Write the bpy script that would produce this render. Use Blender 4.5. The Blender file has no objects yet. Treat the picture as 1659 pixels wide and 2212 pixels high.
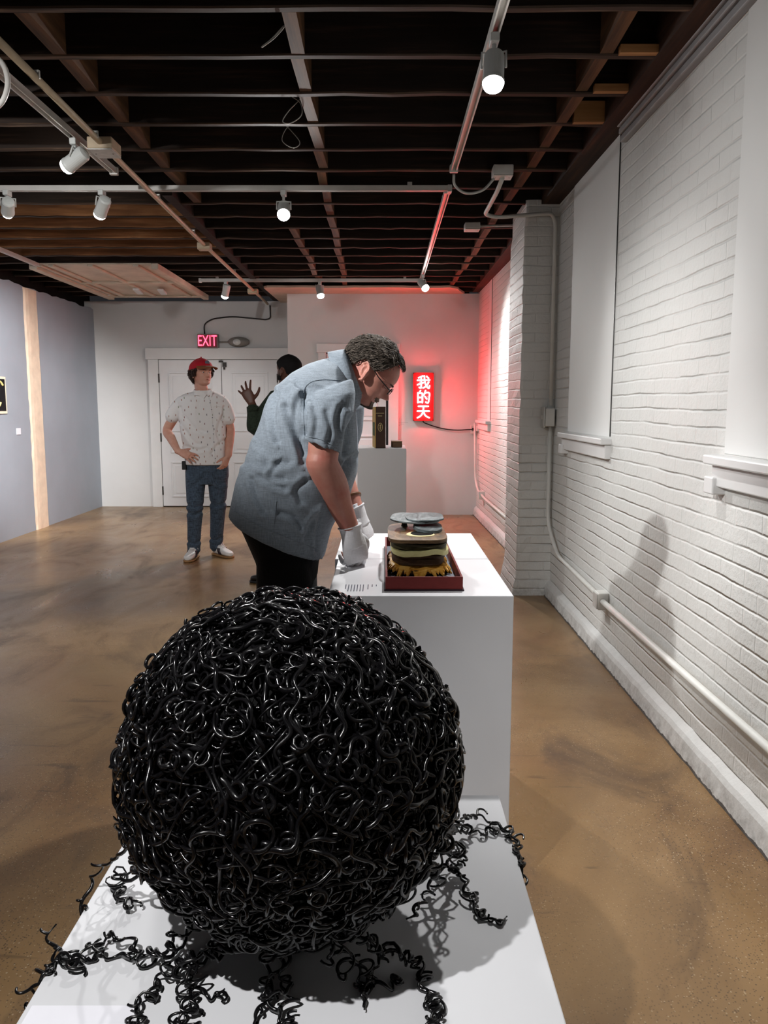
import bpy, bmesh, math, random
import numpy as np
from mathutils import Vector, Matrix, Euler

random.seed(7)
RNG = np.random.default_rng(11)
scene = bpy.context.scene
COL = scene.collection
PI = math.pi

# ------------------------------------------------------------------ camera geometry (a phone held at chest height)
F, CX, CY = 1740.0, 829.5, 1106.0
PITCH = math.atan(230.0 / F)
CAMZ = 1.42
_c, _s = math.cos(PITCH), math.sin(PITCH)

def ray(px, py):
    a = (px - CX) / F
    b = (CY - py) / F
    return a, _c + b * _s, -_s + b * _c

def at(px, py, d):
    """world point seen at a pixel, at distance d into the room"""
    a, f, u = ray(px, py)
    return Vector((a / f * d, d, CAMZ + u / f * d))

def onz(px, py, z):
    a, f, u = ray(px, py)
    d = (z - CAMZ) * f / u
    return Vector((a / f * d, d, z))

# ------------------------------------------------------------------ mesh helpers
class MB:
    """collects shapes into one mesh"""
    def __init__(self):
        self.v = []; self.f = []; self.n = 0
        self.m = []
    def add(self, verts, faces, mi=0):
        verts = np.asarray(verts, dtype=np.float64).reshape(-1, 3)
        self.v.append(verts)
        n = self.n
        self.f.extend([tuple(i + n for i in f) for f in faces])
        self.m.extend([mi] * len(faces))
        self.n += len(verts)
        return self
    def box(self, x0, x1, y0, y1, z0, z1, mi=0):
        v = [(x, y, z) for z in (z0, z1) for y in (y0, y1) for x in (x0, x1)]
        f = [(0, 2, 3, 1), (4, 5, 7, 6), (0, 1, 5, 4), (2, 6, 7, 3), (0, 4, 6, 2), (1, 3, 7, 5)]
        return self.add(v, f, mi)
    def cbox(self, c, s, rot=None, mi=0):
        M = rot if rot is not None else Matrix.Identity(3)
        v = []
        for z in (-.5, .5):
            for y in (-.5, .5):
                for x in (-.5, .5):
                    v.append(tuple(Vector(c) + M @ Vector((x * s[0], y * s[1], z * s[2]))))
        f = [(0, 2, 3, 1), (4, 5, 7, 6), (0, 1, 5, 4), (2, 6, 7, 3), (0, 4, 6, 2), (1, 3, 7, 5)]
        return self.add(v, f, mi)
    def tube(self, pts, r, k=8, mi=0):
        v, f = tube_arrays(pts, r, k)
        return self.add(v, f, mi)
    def prism(self, outline, axis_a, axis_b, origin, ext, mi=0):
        """outline: 2D pts in axes a,b; extruded by vector ext"""
        o = Vector(origin); a = Vector(axis_a); b = Vector(axis_b); e = Vector(ext)
        n = len(outline)
        v = [tuple(o + a * p[0] + b * p[1]) for p in outline] + [tuple(o + a * p[0] + b * p[1] + e) for p in outline]
        f = [tuple(range(n - 1, -1, -1)), tuple(range(n, 2 * n))]
        f += [(i, (i + 1) % n, n + (i + 1) % n, n + i) for i in range(n)]
        return self.add(v, f, mi)
    def lathe(self, prof, c=(0, 0, 0), axis=(0, 0, 1), k=24, mi=0):
        """prof: list of (radius, height along axis)"""
        ax = Vector(axis).normalized()
        u = ax.orthogonal().normalized(); w = ax.cross(u)
        c = Vector(c); v = []; f = []
        for r, h in prof:
            for i in range(k):
                t = 2 * PI * i / k
                v.append(tuple(c + ax * h + (u * math.cos(t) + w * math.sin(t)) * r))
        for j in range(len(prof) - 1):
            for i in range(k):
                i2 = (i + 1) % k
                f.append((j * k + i, j * k + i2, (j + 1) * k + i2, (j + 1) * k + i))
        f.append(tuple(range(k - 1, -1, -1)))
        f.append(tuple((len(prof) - 1) * k + i for i in range(k)))
        return self.add(v, f, mi)
    def sphere(self, c, r, k=16, rot=None, mi=0):
        r = (r, r, r) if not hasattr(r, '__len__') else r
        M = rot if rot is not None else Matrix.Identity(3)
        v = []; f = []
        n = k // 2
        for j in range(n + 1):
            p = PI * j / n
            for i in range(k):
                t = 2 * PI * i / k
                q = Vector((r[0] * math.sin(p) * math.cos(t), r[1] * math.sin(p) * math.sin(t), -r[2] * math.cos(p)))
                v.append(tuple(Vector(c) + M @ q))
        for j in range(n):
            for i in range(k):
                i2 = (i + 1) % k
                f.append((j * k + i, j * k + i2, (j + 1) * k + i2, (j + 1) * k + i))
        return self.add(v, f, mi)
    def mesh(self, name):
        me = bpy.data.meshes.new(name)
        v = np.concatenate(self.v) if self.v else np.zeros((0, 3))
        me.from_pydata(v.tolist(), [], self.f)
        return me

def frames(P):
    P = np.asarray(P, float)
    n = len(P)
    T = np.gradient(P, axis=0)
    T /= (np.linalg.norm(T, axis=1, keepdims=True) + 1e-12)
    U = np.zeros_like(P)
    ref = np.array([0, 0, 1.0]) if abs(T[0, 2]) < .9 else np.array([1.0, 0, 0])
    u = np.cross(T[0], ref); u /= np.linalg.norm(u)
    for i in range(n):
        u = u - T[i] * np.dot(u, T[i])
        u /= (np.linalg.norm(u) + 1e-12)
        U[i] = u
    return T, U, np.cross(T, U)

def tube_arrays(pts, r, k=8):
    P = np.asarray([tuple(p) for p in pts], float)
    n = len(P)
    r = np.full(n, float(r)) if not hasattr(r, '__len__') else np.asarray(r, float)
    T, U, W = frames(P)
    t = np.arange(k) * 2 * PI / k
    v = P[:, None, :] + r[:, None, None] * (np.cos(t)[None, :, None] * U[:, None, :] + np.sin(t)[None, :, None] * W[:, None, :])
    f = []
    for j in range(n - 1):
        for i in range(k):
            i2 = (i + 1) % k
            f.append((j * k + i, j * k + i2, (j + 1) * k + i2, (j + 1) * k + i))
    f.append(tuple(range(k - 1, -1, -1)))
    f.append(tuple((n - 1) * k + i for i in range(k)))
    return v.reshape(-1, 3), f

def many_tubes(name, strands, k=5):
    """strands: list of (Nx3, radii N). fast builder"""
    V = []; Q = []; off = 0
    t = np.arange(k) * 2 * PI / k
    ct, st = np.cos(t), np.sin(t)
    for P, r in strands:
        n = len(P)
        T, U, W = frames(P)
        v = P[:, None, :] + np.asarray(r)[:, None, None] * (ct[None, :, None] * U[:, None, :] + st[None, :, None] * W[:, None, :])
        V.append(v.reshape(-1, 3))
        j = np.arange(n - 1)[:, None]; i = np.arange(k)[None, :]; i2 = (i + 1) % k
        q = np.stack([j * k + i, j * k + i2, (j + 1) * k + i2, (j + 1) * k + i], axis=-1).reshape(-1, 4) + off
        Q.append(q)
        off += n * k
    V = np.concatenate(V); Q = np.concatenate(Q)
    return quad_mesh(name, V, Q)

def quad_mesh(name, V, Q):
    me = bpy.data.meshes.new(name)
    me.vertices.add(len(V)); me.vertices.foreach_set('co', np.ascontiguousarray(V, dtype=np.float32).ravel())
    me.loops.add(len(Q) * 4); me.loops.foreach_set('vertex_index', np.ascontiguousarray(Q, dtype=np.int32).ravel())
    me.polygons.add(len(Q))
    me.polygons.foreach_set('loop_start', np.arange(0, len(Q) * 4, 4, dtype=np.int32))
    me.update(calc_edges=True)
    me.validate()
    return me

def spline(pts, n=8):
    """Catmull-Rom through points (any dimension)"""
    P = np.asarray([tuple(p) for p in pts], float)
    P = np.vstack([2 * P[0] - P[1], P, 2 * P[-1] - P[-2]])
    out = []
    for i in range(1, len(P) - 2):
        p0, p1, p2, p3 = P[i - 1], P[i], P[i + 1], P[i + 2]
        for t in np.linspace(0, 1, n, endpoint=False):
            out.append(.5 * ((2 * p1) + (-p0 + p2) * t + (2 * p0 - 5 * p1 + 4 * p2 - p3) * t * t + (-p0 + 3 * p1 - 3 * p2 + p3) * t ** 3))
    out.append(P[-2])
    return np.array(out)

def limb(pts, radii, n=6, k=20):
    """tapered closed limb through joints"""
    q = np.hstack([np.asarray([tuple(p) for p in pts], float), np.asarray(radii, float)[:, None]])
    s = spline(q, n)
    P, r = s[:, :3], s[:, 3]
    # rounded ends
    a = P[0] - (P[1] - P[0]) / np.linalg.norm(P[1] - P[0]) * r[0] * .6
    b = P[-1] + (P[-1] - P[-2]) / np.linalg.norm(P[-1] - P[-2]) * r[-1] * .6
    P = np.vstack([a, P, b]); r = np.concatenate([[r[0] * .55], r, [r[-1] * .55]])
    return tube_arrays(P, r, k)

def loft(rings, k=32, p=2.0):
    """rings: (center, half-axis u, half-axis v) -> closed surface"""
    V = []; F_ = []
    for c, u, v in rings:
        c, u, v = (np.asarray(tuple(q), float) for q in (c, u, v))
        for i in range(k):
            t = 2 * PI * i / k
            ct, st = math.cos(t), math.sin(t)
            e = 2.0 / p
            V.append(c + u * math.copysign(abs(ct) ** e, ct) + v * math.copysign(abs(st) ** e, st))
    n = len(rings)
    for j in range(n - 1):
        for i in range(k):
            i2 = (i + 1) % k
            F_.append((j * k + i, j * k + i2, (j + 1) * k + i2, (j + 1) * k + i))
    F_.append(tuple(range(k - 1, -1, -1)))
    F_.append(tuple((n - 1) * k + i for i in range(k)))
    return np.array(V), F_

def xform(part, M):
    v, f = part
    v = np.asarray(v)
    A = np.array(M)
    return v @ A[:3, :3].T + A[:3, 3], f

def fuse(name, parts, voxel=.006, smooth=4, disp=None):
    """union of closed shapes as one continuous skin"""
    mb = MB()
    for v, f in parts: mb.add(v, f)
    me = mb.mesh(name + '_tmp')
    bm = bmesh.new(); bm.from_mesh(me)
    # every closed island outward
    bmesh.ops.recalc_face_normals(bm, faces=bm.faces)
    bm.to_mesh(me); bm.free()
    o = bpy.data.objects.new(name + '_tmp', me); COL.objects.link(o)
    m = o.modifiers.new('r', 'REMESH'); m.mode = 'VOXEL'; m.voxel_size = voxel
    if smooth:
        s = o.modifiers.new('s', 'SMOOTH'); s.iterations = smooth; s.factor = .5
    dg = bpy.context.evaluated_depsgraph_get(); dg.update()
    out = bpy.data.meshes.new_from_object(o.evaluated_get(dg))
    out.name = name
    bpy.data.objects.remove(o); bpy.data.meshes.remove(me)
    if disp is not None:
        n = len(out.vertices)
        co = np.empty(n * 3, np.float32); out.vertices.foreach_get('co', co); co = co.reshape(-1, 3)
        no = np.empty(n * 3, np.float32); out.vertex_normals.foreach_get('vector', no); no = no.reshape(-1, 3)
        co = disp(co.astype(float), no.astype(float))
        out.vertices.foreach_set('co', co.astype(np.float32).ravel()); out.update()
    return out

def shade(me, smooth=True):
    me.polygons.foreach_set('use_smooth', np.full(len(me.polygons), smooth)); me.update()

def obj(name, me, mats, parent=None, smooth=False, bevel=0, segs=2):
    if isinstance(me, MB):
        mi = me.m; me = me.mesh(name)
        me.polygons.foreach_set('material_index', np.array(mi, np.int32))
    if not isinstance(mats, (list, tuple)): mats = [mats]
    for m in mats: me.materials.append(m)
    if smooth: shade(me)
    o = bpy.data.objects.new(name, me); COL.objects.link(o)
    if parent is not None:
        o.parent = parent
    if bevel:
        b = o.modifiers.new('bevel', 'BEVEL'); b.width = bevel; b.segments = segs; b.limit_method = 'ANGLE'; b.angle_limit = .6
        b.harden_normals = False
    return o

def localise(me, loc):
    me.transform(Matrix.Translation(-Vector(loc))); return me

def empty(name, loc=(0, 0, 0)):
    o = bpy.data.objects.new(name, None); COL.objects.link(o); o.location = loc
    o.empty_display_size = .1
    return o

def tag(o, label, cat=None, group=None, kind=None):
    o['label'] = label
    if cat: o['category'] = cat
    if group: o['group'] = group
    if kind: o['kind'] = kind
    return o

def part(name, mb, mats, root, smooth=False, bevel=0, segs=2):
    """mesh given in world coordinates, parented to root keeping its place"""
    o = obj(name, mb, mats, None, smooth, bevel, segs)
    loc = Vector(root.matrix_basis.translation) if root.parent is None else None
    r = root; off = Vector((0, 0, 0))
    while r is not None:
        off += Vector(r.location); r = r.parent
    o.data.transform(Matrix.Translation(-off))
    o.parent = root
    return o

def copy_tree(o, parent=None):
    c = o.copy(); COL.objects.link(c)
    if parent is not None: c.parent = parent
    for ch in list(o.children):
        copy_tree(ch, c)
    return c

# ------------------------------------------------------------------ materials
def srgb(r, g, b):
    f = lambda c: (c / 12.92 if c <= .04045 else ((c + .055) / 1.055) ** 2.4)
    return (f(r / 255), f(g / 255), f(b / 255), 1)

class NT:
    def __init__(self, name):
        self.m = bpy.data.materials.new(name); self.m.use_nodes = True
        self.t = self.m.node_tree; self.n = self.t.nodes; self.l = self.t.links
        self.b = self.n['Principled BSDF']
    def new(self, t, **kw):
        x = self.n.new(t)
        for k, v in kw.items(): setattr(x, k, v)
        return x
    def put(self, sock, v):
        if hasattr(v, 'is_linked') or isinstance(v, bpy.types.NodeSocket): self.l.new(v, sock)
        else: sock.default_value = v
    def pos(self):
        return self.new('ShaderNodeNewGeometry').outputs['Position']
    def oco(self):
        return self.new('ShaderNodeTexCoord').outputs['Object']
    def noise(self, vec, scale, detail=4, rough=.55, dist=0):
        x = self.new('ShaderNodeTexNoise'); self.l.new(vec, x.inputs['Vector'])
        x.inputs['Scale'].default_value = scale; x.inputs['Detail'].default_value = detail
        x.inputs['Roughness'].default_value = rough; x.inputs['Distortion'].default_value = dist
        return x.outputs['Fac']
    def scalev(self, vec, s):
        x = self.new('ShaderNodeVectorMath', operation='MULTIPLY'); self.l.new(vec, x.inputs[0]); x.inputs[1].default_value = s
        return x.outputs[0]
    def math(self, op, a, b=0.0, c=None):
        x = self.new('ShaderNodeMath', operation=op)
        self.put(x.inputs[0], a); self.put(x.inputs[1], b)
        if c is not None: self.put(x.inputs[2], c)
        return x.outputs[0]
    def ramp(self, fac, stops, interp='LINEAR'):
        x = self.new('ShaderNodeValToRGB'); self.l.new(fac, x.inputs[0])
        cr = x.color_ramp; cr.interpolation = interp
        while len(cr.elements) < len(stops): cr.elements.new(.5)
        for e, (p, c) in zip(cr.elements, stops):
            e.position = p; e.color = c if len(c) == 4 else (*c, 1)
        return x.outputs[0]
    def mix(self, fac, a, b, mode='MIX'):
        x = self.new('ShaderNodeMix', data_type='RGBA', blend_type=mode)
        self.put(x.inputs[0], fac); self.put(x.inputs[6], a); self.put(x.inputs[7], b)
        return x.outputs[2]
    def bump(self, h, strength=.3, dist=.01, normal=None):
        x = self.new('ShaderNodeBump'); self.l.new(h, x.inputs['Height'])
        x.inputs['Strength'].default_value = strength; x.inputs['Distance'].default_value = dist
        if normal is not None: self.l.new(normal, x.inputs['Normal'])
        self.l.new(x.outputs[0], self.b.inputs['Normal'])
        return x.outputs[0]
    def set(self, color=None, rough=None, spec=None, metal=None, **kw):
        if color is not None: self.put(self.b.inputs['Base Color'], color)
        if rough is not None: self.put(self.b.inputs['Roughness'], rough)
        if spec is not None: self.put(self.b.inputs['Specular IOR Level'], spec)
        if metal is not None: self.put(self.b.inputs['Metallic'], metal)
        for k, v in kw.items(): self.put(self.b.inputs[k], v)
        return self.m

def plain(name, col, rough=.6, spec=.4, metal=0, var=.12, scale=30, bump=0, bscale=200, bdist=.002, **kw):
    t = NT(name)
    n = t.noise(t.oco(), scale)
    lo = tuple(c * (1 - var) for c in col[:3]) + (1,)
    hi = tuple(min(1, c * (1 + var)) for c in col[:3]) + (1,)
    c = t.ramp(n, [(.3, lo), (.7, hi)])
    if bump: t.bump(t.noise(t.oco(), bscale, 3), bump, bdist)
    return t.set(c, rough, spec, metal, **kw)

def emit(name, col, strength):
    t = NT(name)
    t.set((0.8, 0.8, 0.8, 1), .4)
    t.b.inputs['Emission Color'].default_value = col
    t.b.inputs['Emission Strength'].default_value = strength
    return t.m

M = {}
M['white_wall'] = plain('painted drywall', srgb(214, 214, 216), .75, .3, var=.03, scale=3, bump=.08, bscale=90)
M['back_wall'] = plain('painted plaster', srgb(208, 208, 208), .75, .3, var=.03, scale=2.5, bump=.1, bscale=60)
M['left_wall'] = plain('grey drywall', srgb(158, 166, 177), .7, .3, var=.04, scale=2.5, bump=.06, bscale=90)
M['trim_white'] = plain('white gloss trim', srgb(214, 214, 214), .45, .4, var=.03, scale=6)
M['door_white'] = plain('white painted door', srgb(216, 217, 219), .5, .4, var=.03, scale=5)
M['pedestal'] = plain('white pedestal paint', srgb(216, 217, 221), .55, .35, var=.015, scale=3, bump=.04, bscale=120)
M['panel_white'] = plain('smooth white board', srgb(222, 223, 222), .6, .3, var=.02, scale=2)
M['cream_post'] = plain('raw cream post', srgb(232, 212, 190), .7, .3, var=.1, scale=9, bump=.2, bscale=40)
M['plaster_old'] = plain('old cream plaster', srgb(198, 184, 166), .75, .3, var=.14, scale=4, bump=.15, bscale=30)
M['soffit'] = plain('bare soffit board', srgb(198, 176, 160), .8, .2, var=.12, scale=4, bump=.15, bscale=30)
M['steel'] = plain('galvanised conduit', srgb(190, 190, 186), .45, .5, .3, var=.1, scale=30)
M['cream_pipe'] = plain('cream painted conduit', srgb(186, 168, 142), .5, .4, var=.1, scale=14)
M['white_pipe'] = plain('white painted conduit', srgb(214, 214, 210), .5, .4, var=.05, scale=12)
M['track_white'] = plain('white track enamel', srgb(206, 204, 200), .4, .5, var=.05, scale=12)
M['lamp_white'] = plain('white lamp enamel', srgb(205, 208, 206), .4, .5, var=.03, scale=12)
M['dark_metal'] = plain('dark metal', srgb(40, 38, 38), .4, .5, .6)
M['black_rubber'] = plain('black rubber', srgb(18, 17, 17), .55, .4)
M['hinge'] = plain('tarnished hinge', srgb(52, 48, 46), .5, .5, .5)
M['grey_trim'] = plain('grey painted channel', srgb(150, 150, 152), .6, .3, var=.08, scale=8)

# dark old timber with paler worn lower edges, lamp light painted in
def timber(name, dark, mid, pale, axis):
    t = NT(name)
    o = t.oco()
    st = {'x': (1.2, 22, 22), 'y': (22, 1.2, 22)}[axis]
    g = t.noise(t.scalev(o, st), 1.4, 6, .6)
    big = t.noise(o, 1.7, 3)
    c = t.ramp(g, [(.25, dark), (.55, mid), (.8, pale)])
    c = t.mix(t.ramp(big, [(.35, (0, 0, 0)), (.7, (1, 1, 1))]), t.mix(.6, c, dark), c)
    t.bump(g, .35, .004)
    return t.set(c, .75, .25)
M['joist'] = timber('sooty joist timber', srgb(22, 16, 13), srgb(44, 32, 25), srgb(86, 64, 50), 'x')
M['joist_lit_edge'] = timber('lit worn joist edge', srgb(34, 26, 21), srgb(68, 52, 41), srgb(150, 122, 100), 'x')  # bottom-edge wear plus lamp light put into the colour
M['joist_lamplit'] = timber('lamplit brown joist timber', srgb(96, 62, 40), srgb(165, 114, 74), srgb(206, 156, 112), 'x')  # warm lamp light on these joists is put into the timber colour
M['blocking'] = timber('worn blocking timber', srgb(56, 38, 25), srgb(116, 80, 50), srgb(172, 128, 86), 'y')
M['lit_new_wood'] = timber('pale lit new timber', srgb(140, 96, 58), srgb(190, 140, 92), srgb(216, 172, 124), 'x')  # pale timber, with the light on the joist bottoms put into its colour
M['deck'] = plain('dark deck boards', srgb(24, 18, 15), .85, .2, var=.4, scale=5)
M['plate'] = timber('rough plate timber', srgb(30, 20, 14), srgb(66, 42, 28), srgb(104, 70, 46), 'y')

# polished brown concrete
def floor_mat():
    t = NT('polished brown concrete')
    p = t.pos()
    big = t.noise(p, .7, 5, .6, .6)
    mid = t.noise(t.scalev(p, (1, .45, 1)), 2.6, 6, .62, .8)
    fine = t.noise(p, 60, 3)
    c = t.ramp(big, [(.30, srgb(98, 72, 46)), (.44, srgb(132, 103, 68)), (.58, srgb(152, 122, 84)), (.74, srgb(166, 138, 100))])
    red = t.ramp(t.noise(p, .9, 4, .5, .4), [(.5, (0, 0, 0)), (.75, (1, 1, 1))])
    c = t.mix(t.math('MULTIPLY', red, .42), c, srgb(140, 98, 66))
    st = t.ramp(mid, [(.30, (1, 1, 1)), (.46, (0, 0, 0))])
    c = t.mix(t.math('MULTIPLY', st, .62), c, srgb(62, 46, 36))
    strk = t.ramp(t.noise(t.scalev(p, (1.2, 7, 1)), 2.1, 5, .6, .5), [(.27, (1, 1, 1)), (.36, (0, 0, 0))])
    c = t.mix(t.math('MULTIPLY', strk, .55), c, srgb(58, 44, 36))
    v = t.new('ShaderNodeTexVoronoi'); t.l.new(p, v.inputs['Vector']); v.inputs['Scale'].default_value = 150
    spk = t.math('LESS_THAN', v.outputs['Distance'], t.math('ADD', .12, t.math('MULTIPLY', t.noise(p, 31, 2), .42)))
    sel = t.new('ShaderNodeSeparateColor'); t.l.new(v.outputs['Color'], sel.inputs[0])
    dark = t.math('MULTIPLY', spk, t.math('GREATER_THAN', sel.outputs[0], .55))
    pale = t.math('MULTIPLY', spk, t.math('LESS_THAN', sel.outputs[0], .13))
    fd = t.ramp(t.noise(p, 1.3, 2), [(.4, (.2, .2, .2)), (.65, (1, 1, 1))])
    c = t.mix(t.math('MULTIPLY', t.math('MULTIPLY', dark, fd), .75), c, srgb(66, 52, 40))
    c = t.mix(t.math('MULTIPLY', t.math('MULTIPLY', pale, fd), .5), c, srgb(206, 190, 160))
    c = t.mix(t.math('MULTIPLY', fine, .2), c, srgb(90, 70, 52))
    r = t.ramp(mid, [(.3, (.42, .42, .42)), (.7, (.24, .24, .24))])
    t.bump(t.noise(p, 14, 3), .05, .004)
    return t.set(c, r, .42)
M['floor'] = floor_mat()

# painted brick: courses 67 mm, running along the wall
def brick_mat(name, col, amt=1.0):
    t = NT(name)
    p = t.pos()
    s = t.new('ShaderNodeSeparateXYZ'); t.l.new(p, s.inputs[0])
    w = t.noise(p, 6, 3); w2 = t.noise(t.scalev(p, (1, 1, 1.7)), 5, 3)
    u = t.math('ADD', t.math('ADD', s.outputs[0], s.outputs[1]), t.math('MULTIPLY', w, .03))
    w3 = t.noise(t.scalev(p, (1, 1, .6)), 1.8, 2)
    z = t.math('ADD', t.math('ADD', s.outputs[2], t.math('MULTIPLY', w2, .014)), t.math('MULTIPLY', w3, .022))
    cv = t.new('ShaderNodeCombineXYZ'); t.l.new(u, cv.inputs[0]); t.l.new(z, cv.inputs[1])
    b = t.new('ShaderNodeTexBrick'); t.l.new(cv.outputs[0], b.inputs['Vector'])
    b.offset = .5
    for k, v_ in (('Scale', 1.0), ('Mortar Size', .007), ('Mortar Smooth', .85), ('Bias', 0), ('Brick Width', .205), ('Row Height', .0677)):
        b.inputs[k].default_value = v_
    b.inputs['Color1'].default_value = (.35, .35, .35, 1); b.inputs['Color2'].default_value = (1, 1, 1, 1)
    fac = b.outputs['Fac']
    # head joints are mostly filled with paint: keep bed joints stronger
    fz = t.math('FRACT', t.math('DIVIDE', z, .0677))
    bed = t.math('ABSOLUTE', t.math('SUBTRACT', fz, .5))
    bed = t.ramp(bed, [(.39, (0, 0, 0)), (.5, (1, 1, 1))])
    joint = t.math('MAXIMUM', bed, t.math('MULTIPLY', fac, .13))
    mod = t.ramp(t.noise(t.scalev(p, (1, 1, 2)), 2.6, 4), [(.40, (.05, .05, .05)), (.66, (1.1, 1.1, 1.1))])
    low = t.new('ShaderNodeMapRange'); t.l.new(s.outputs[2], low.inputs[0])
    for i, v_ in ((1, .5), (2, 2.3), (3, 1.0), (4, .3)): low.inputs[i].default_value = v_
    joint = t.math('MULTIPLY', t.math('MULTIPLY', joint, mod), low.outputs[0])
    tilt = t.math('MULTIPLY', b.outputs['Color'], .28)
    rough = t.noise(p, 45, 5, .65)
    lump = t.noise(p, 9, 4, .6)
    h = t.math('ADD', t.math('SUBTRACT', t.math('ADD', t.math('MULTIPLY', lump, .55), tilt), joint), t.math('MULTIPLY', rough, .42))
    t.bump(h, .85 * amt, .010)
    d = t.math('MULTIPLY', t.ramp(t.noise(p, 7, 5, .7), [(.55, (0, 0, 0)), (.8, (1, 1, 1))]), .22)
    c = t.mix(d, col, tuple(x * .72 for x in col[:3]) + (1,))
    # scuffed, soiled skirting zone
    zz = t.new('ShaderNodeMapRange'); t.l.new(s.outputs[2], zz.inputs[0])
    for i, v_ in ((1, 0.0), (2, .16), (3, .6), (4, 0.0)): zz.inputs[i].default_value = v_
    sc = t.math('MULTIPLY', zz.outputs[0], t.ramp(t.noise(p, 16, 6, .7), [(.42, (0, 0, 0)), (.7, (1, 1, 1))]))
    c = t.mix(sc, c, srgb(112, 108, 104))
    return t.set(c, .6, .3)
def plinth_mat():
    t = NT('rough painted cement'); p = t.pos()
    h = t.math('ADD', t.math('MULTIPLY', t.noise(p, 12, 5, .6), 1.0), t.math('MULTIPLY', t.noise(p, 60, 4), .35))
    t.bump(h, .45, .008)
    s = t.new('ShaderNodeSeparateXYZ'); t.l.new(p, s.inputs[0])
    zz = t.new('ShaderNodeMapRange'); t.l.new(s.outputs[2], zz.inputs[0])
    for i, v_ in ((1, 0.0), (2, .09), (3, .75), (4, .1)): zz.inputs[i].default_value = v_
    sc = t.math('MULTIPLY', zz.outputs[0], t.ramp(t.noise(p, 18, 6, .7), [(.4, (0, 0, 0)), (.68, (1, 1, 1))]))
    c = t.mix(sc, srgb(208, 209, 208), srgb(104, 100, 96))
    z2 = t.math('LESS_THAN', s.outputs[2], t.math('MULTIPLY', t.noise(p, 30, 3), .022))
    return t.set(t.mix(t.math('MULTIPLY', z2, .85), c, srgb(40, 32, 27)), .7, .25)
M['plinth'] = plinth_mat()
M['brick'] = brick_mat('white painted brick', srgb(214, 215, 213))

def fabric(name, col, weave=900, var=.15, rough=.85, sheen=.06, bump=.25):
    t = NT(name)
    o = t.oco()
    a = t.noise(t.scalev(o, (1, 1, .12)), weave * .35, 2)
    b = t.noise(t.scalev(o, (.12, .12, 1)), weave * .35, 2)
    n = t.math('MULTIPLY', t.math('ADD', a, b), .5)
    lo = tuple(c * (1 - var * 2) for c in col[:3]) + (1,); hi = tuple(min(1, c * (1 + var * 2)) for c in col[:3]) + (1,)
    c = t.ramp(n, [(.36, lo), (.64, hi)])
    t.bump(t.math('ADD', n, t.math('MULTIPLY', t.noise(o, 22, 4), 1.5)), bump, .004)
    return t.set(c, rough, .2, **{'Sheen Weight': sheen})

def skin(name, col, red, var=.5):
    t = NT(name); o = t.oco()
    n = t.noise(o, 18, 4)
    c = t.mix(t.ramp(n, [(.35, (0, 0, 0)), (.75, (var, var, var))]), col, red)
    f = t.noise(o, 180, 3)
    c = t.mix(t.math('MULTIPLY', f, .18), c, tuple(x * .6 for x in col[:3]) + (1,))
    t.bump(f, .18, .0015)
    return t.set(c, .5, .4, **{'Subsurface Weight': .08, 'Subsurface Radius': (.01, .004, .002), 'Subsurface Scale': .5})
# ================================================================== ROOM SHELL
def struct(name, mb, mats, label, parent=None, cat=None, group=None, **kw):
    o = obj(name, mb, mats, parent, **kw)
    if parent is None: tag(o, label, cat or name.split('_')[0], group, 'structure')
    return o

DECK = 3.09
JZ = 2.85
m = MB(); m.box(-4.2, 1.5, -5.2, 11.6, -.1, 0)
struct('floor', m, M['floor'], 'polished brown speckled concrete floor of the gallery')
m = MB(); m.box(-4.2, 1.5, -5.2, 11.6, DECK, DECK + .08)
struct('ceiling', m, M['deck'], 'dark board deck above the open ceiling joists')
# left drywall, not quite reaching the joists, torn along the top
def torn_top(y0, y1, z, n, seed):
    r = random.Random(seed)
    return [(y0 + (y1 - y0) * i / n, z + r.uniform(-.014, .014)) for i in range(n + 1)]
m = MB()
top = torn_top(-5.0, 11.35, 2.735, 130, 3)
m.prism([(-5.0, 0)] + [(11.35, 0)] + top[::-1], (0, 1, 0), (0, 0, 1), (-4.12, 0, 0), (.12, 0, 0))
struct('wall_left', m, M['left_wall'], 'grey drywall partition along the side with the cream post')
m = MB(); m.box(-4.22, -4.13, -5.0, 11.6, 0, DECK)
struct('wall_outer', m, M['deck'], 'dark outer wall showing only above the torn drywall top')
m = MB(); m.box(-4.12, -1.2, 11.35, 11.5, 0, 2.84)
struct('wall_back', m, M['back_wall'], 'off-white plaster wall around the double doors under the exit sign')
m = MB(); m.box(-1.228, 1.4, 10.47, 11.5, 0, 2.825)
struct('wall_rear', m, M['back_wall'], 'projecting white wall that carries the red neon sign')
m = MB(); m.box(-4.12, 1.4, -5.2, -5.05, 0, DECK)
struct('wall_front', m, M['back_wall'], 'wall behind the viewer closing the gallery')
m = MB()
m.prism([(1.25, -5.05), (1.25, 7.9), (1.205, 10.6), (1.45, 10.6), (1.45, -5.05)], (1, 0, 0), (0, 1, 0), (0, 0, 0), (0, 0, 2.95))
struct('wall_right', m, M['brick'], 'white painted brick wall with boarded windows')
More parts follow.
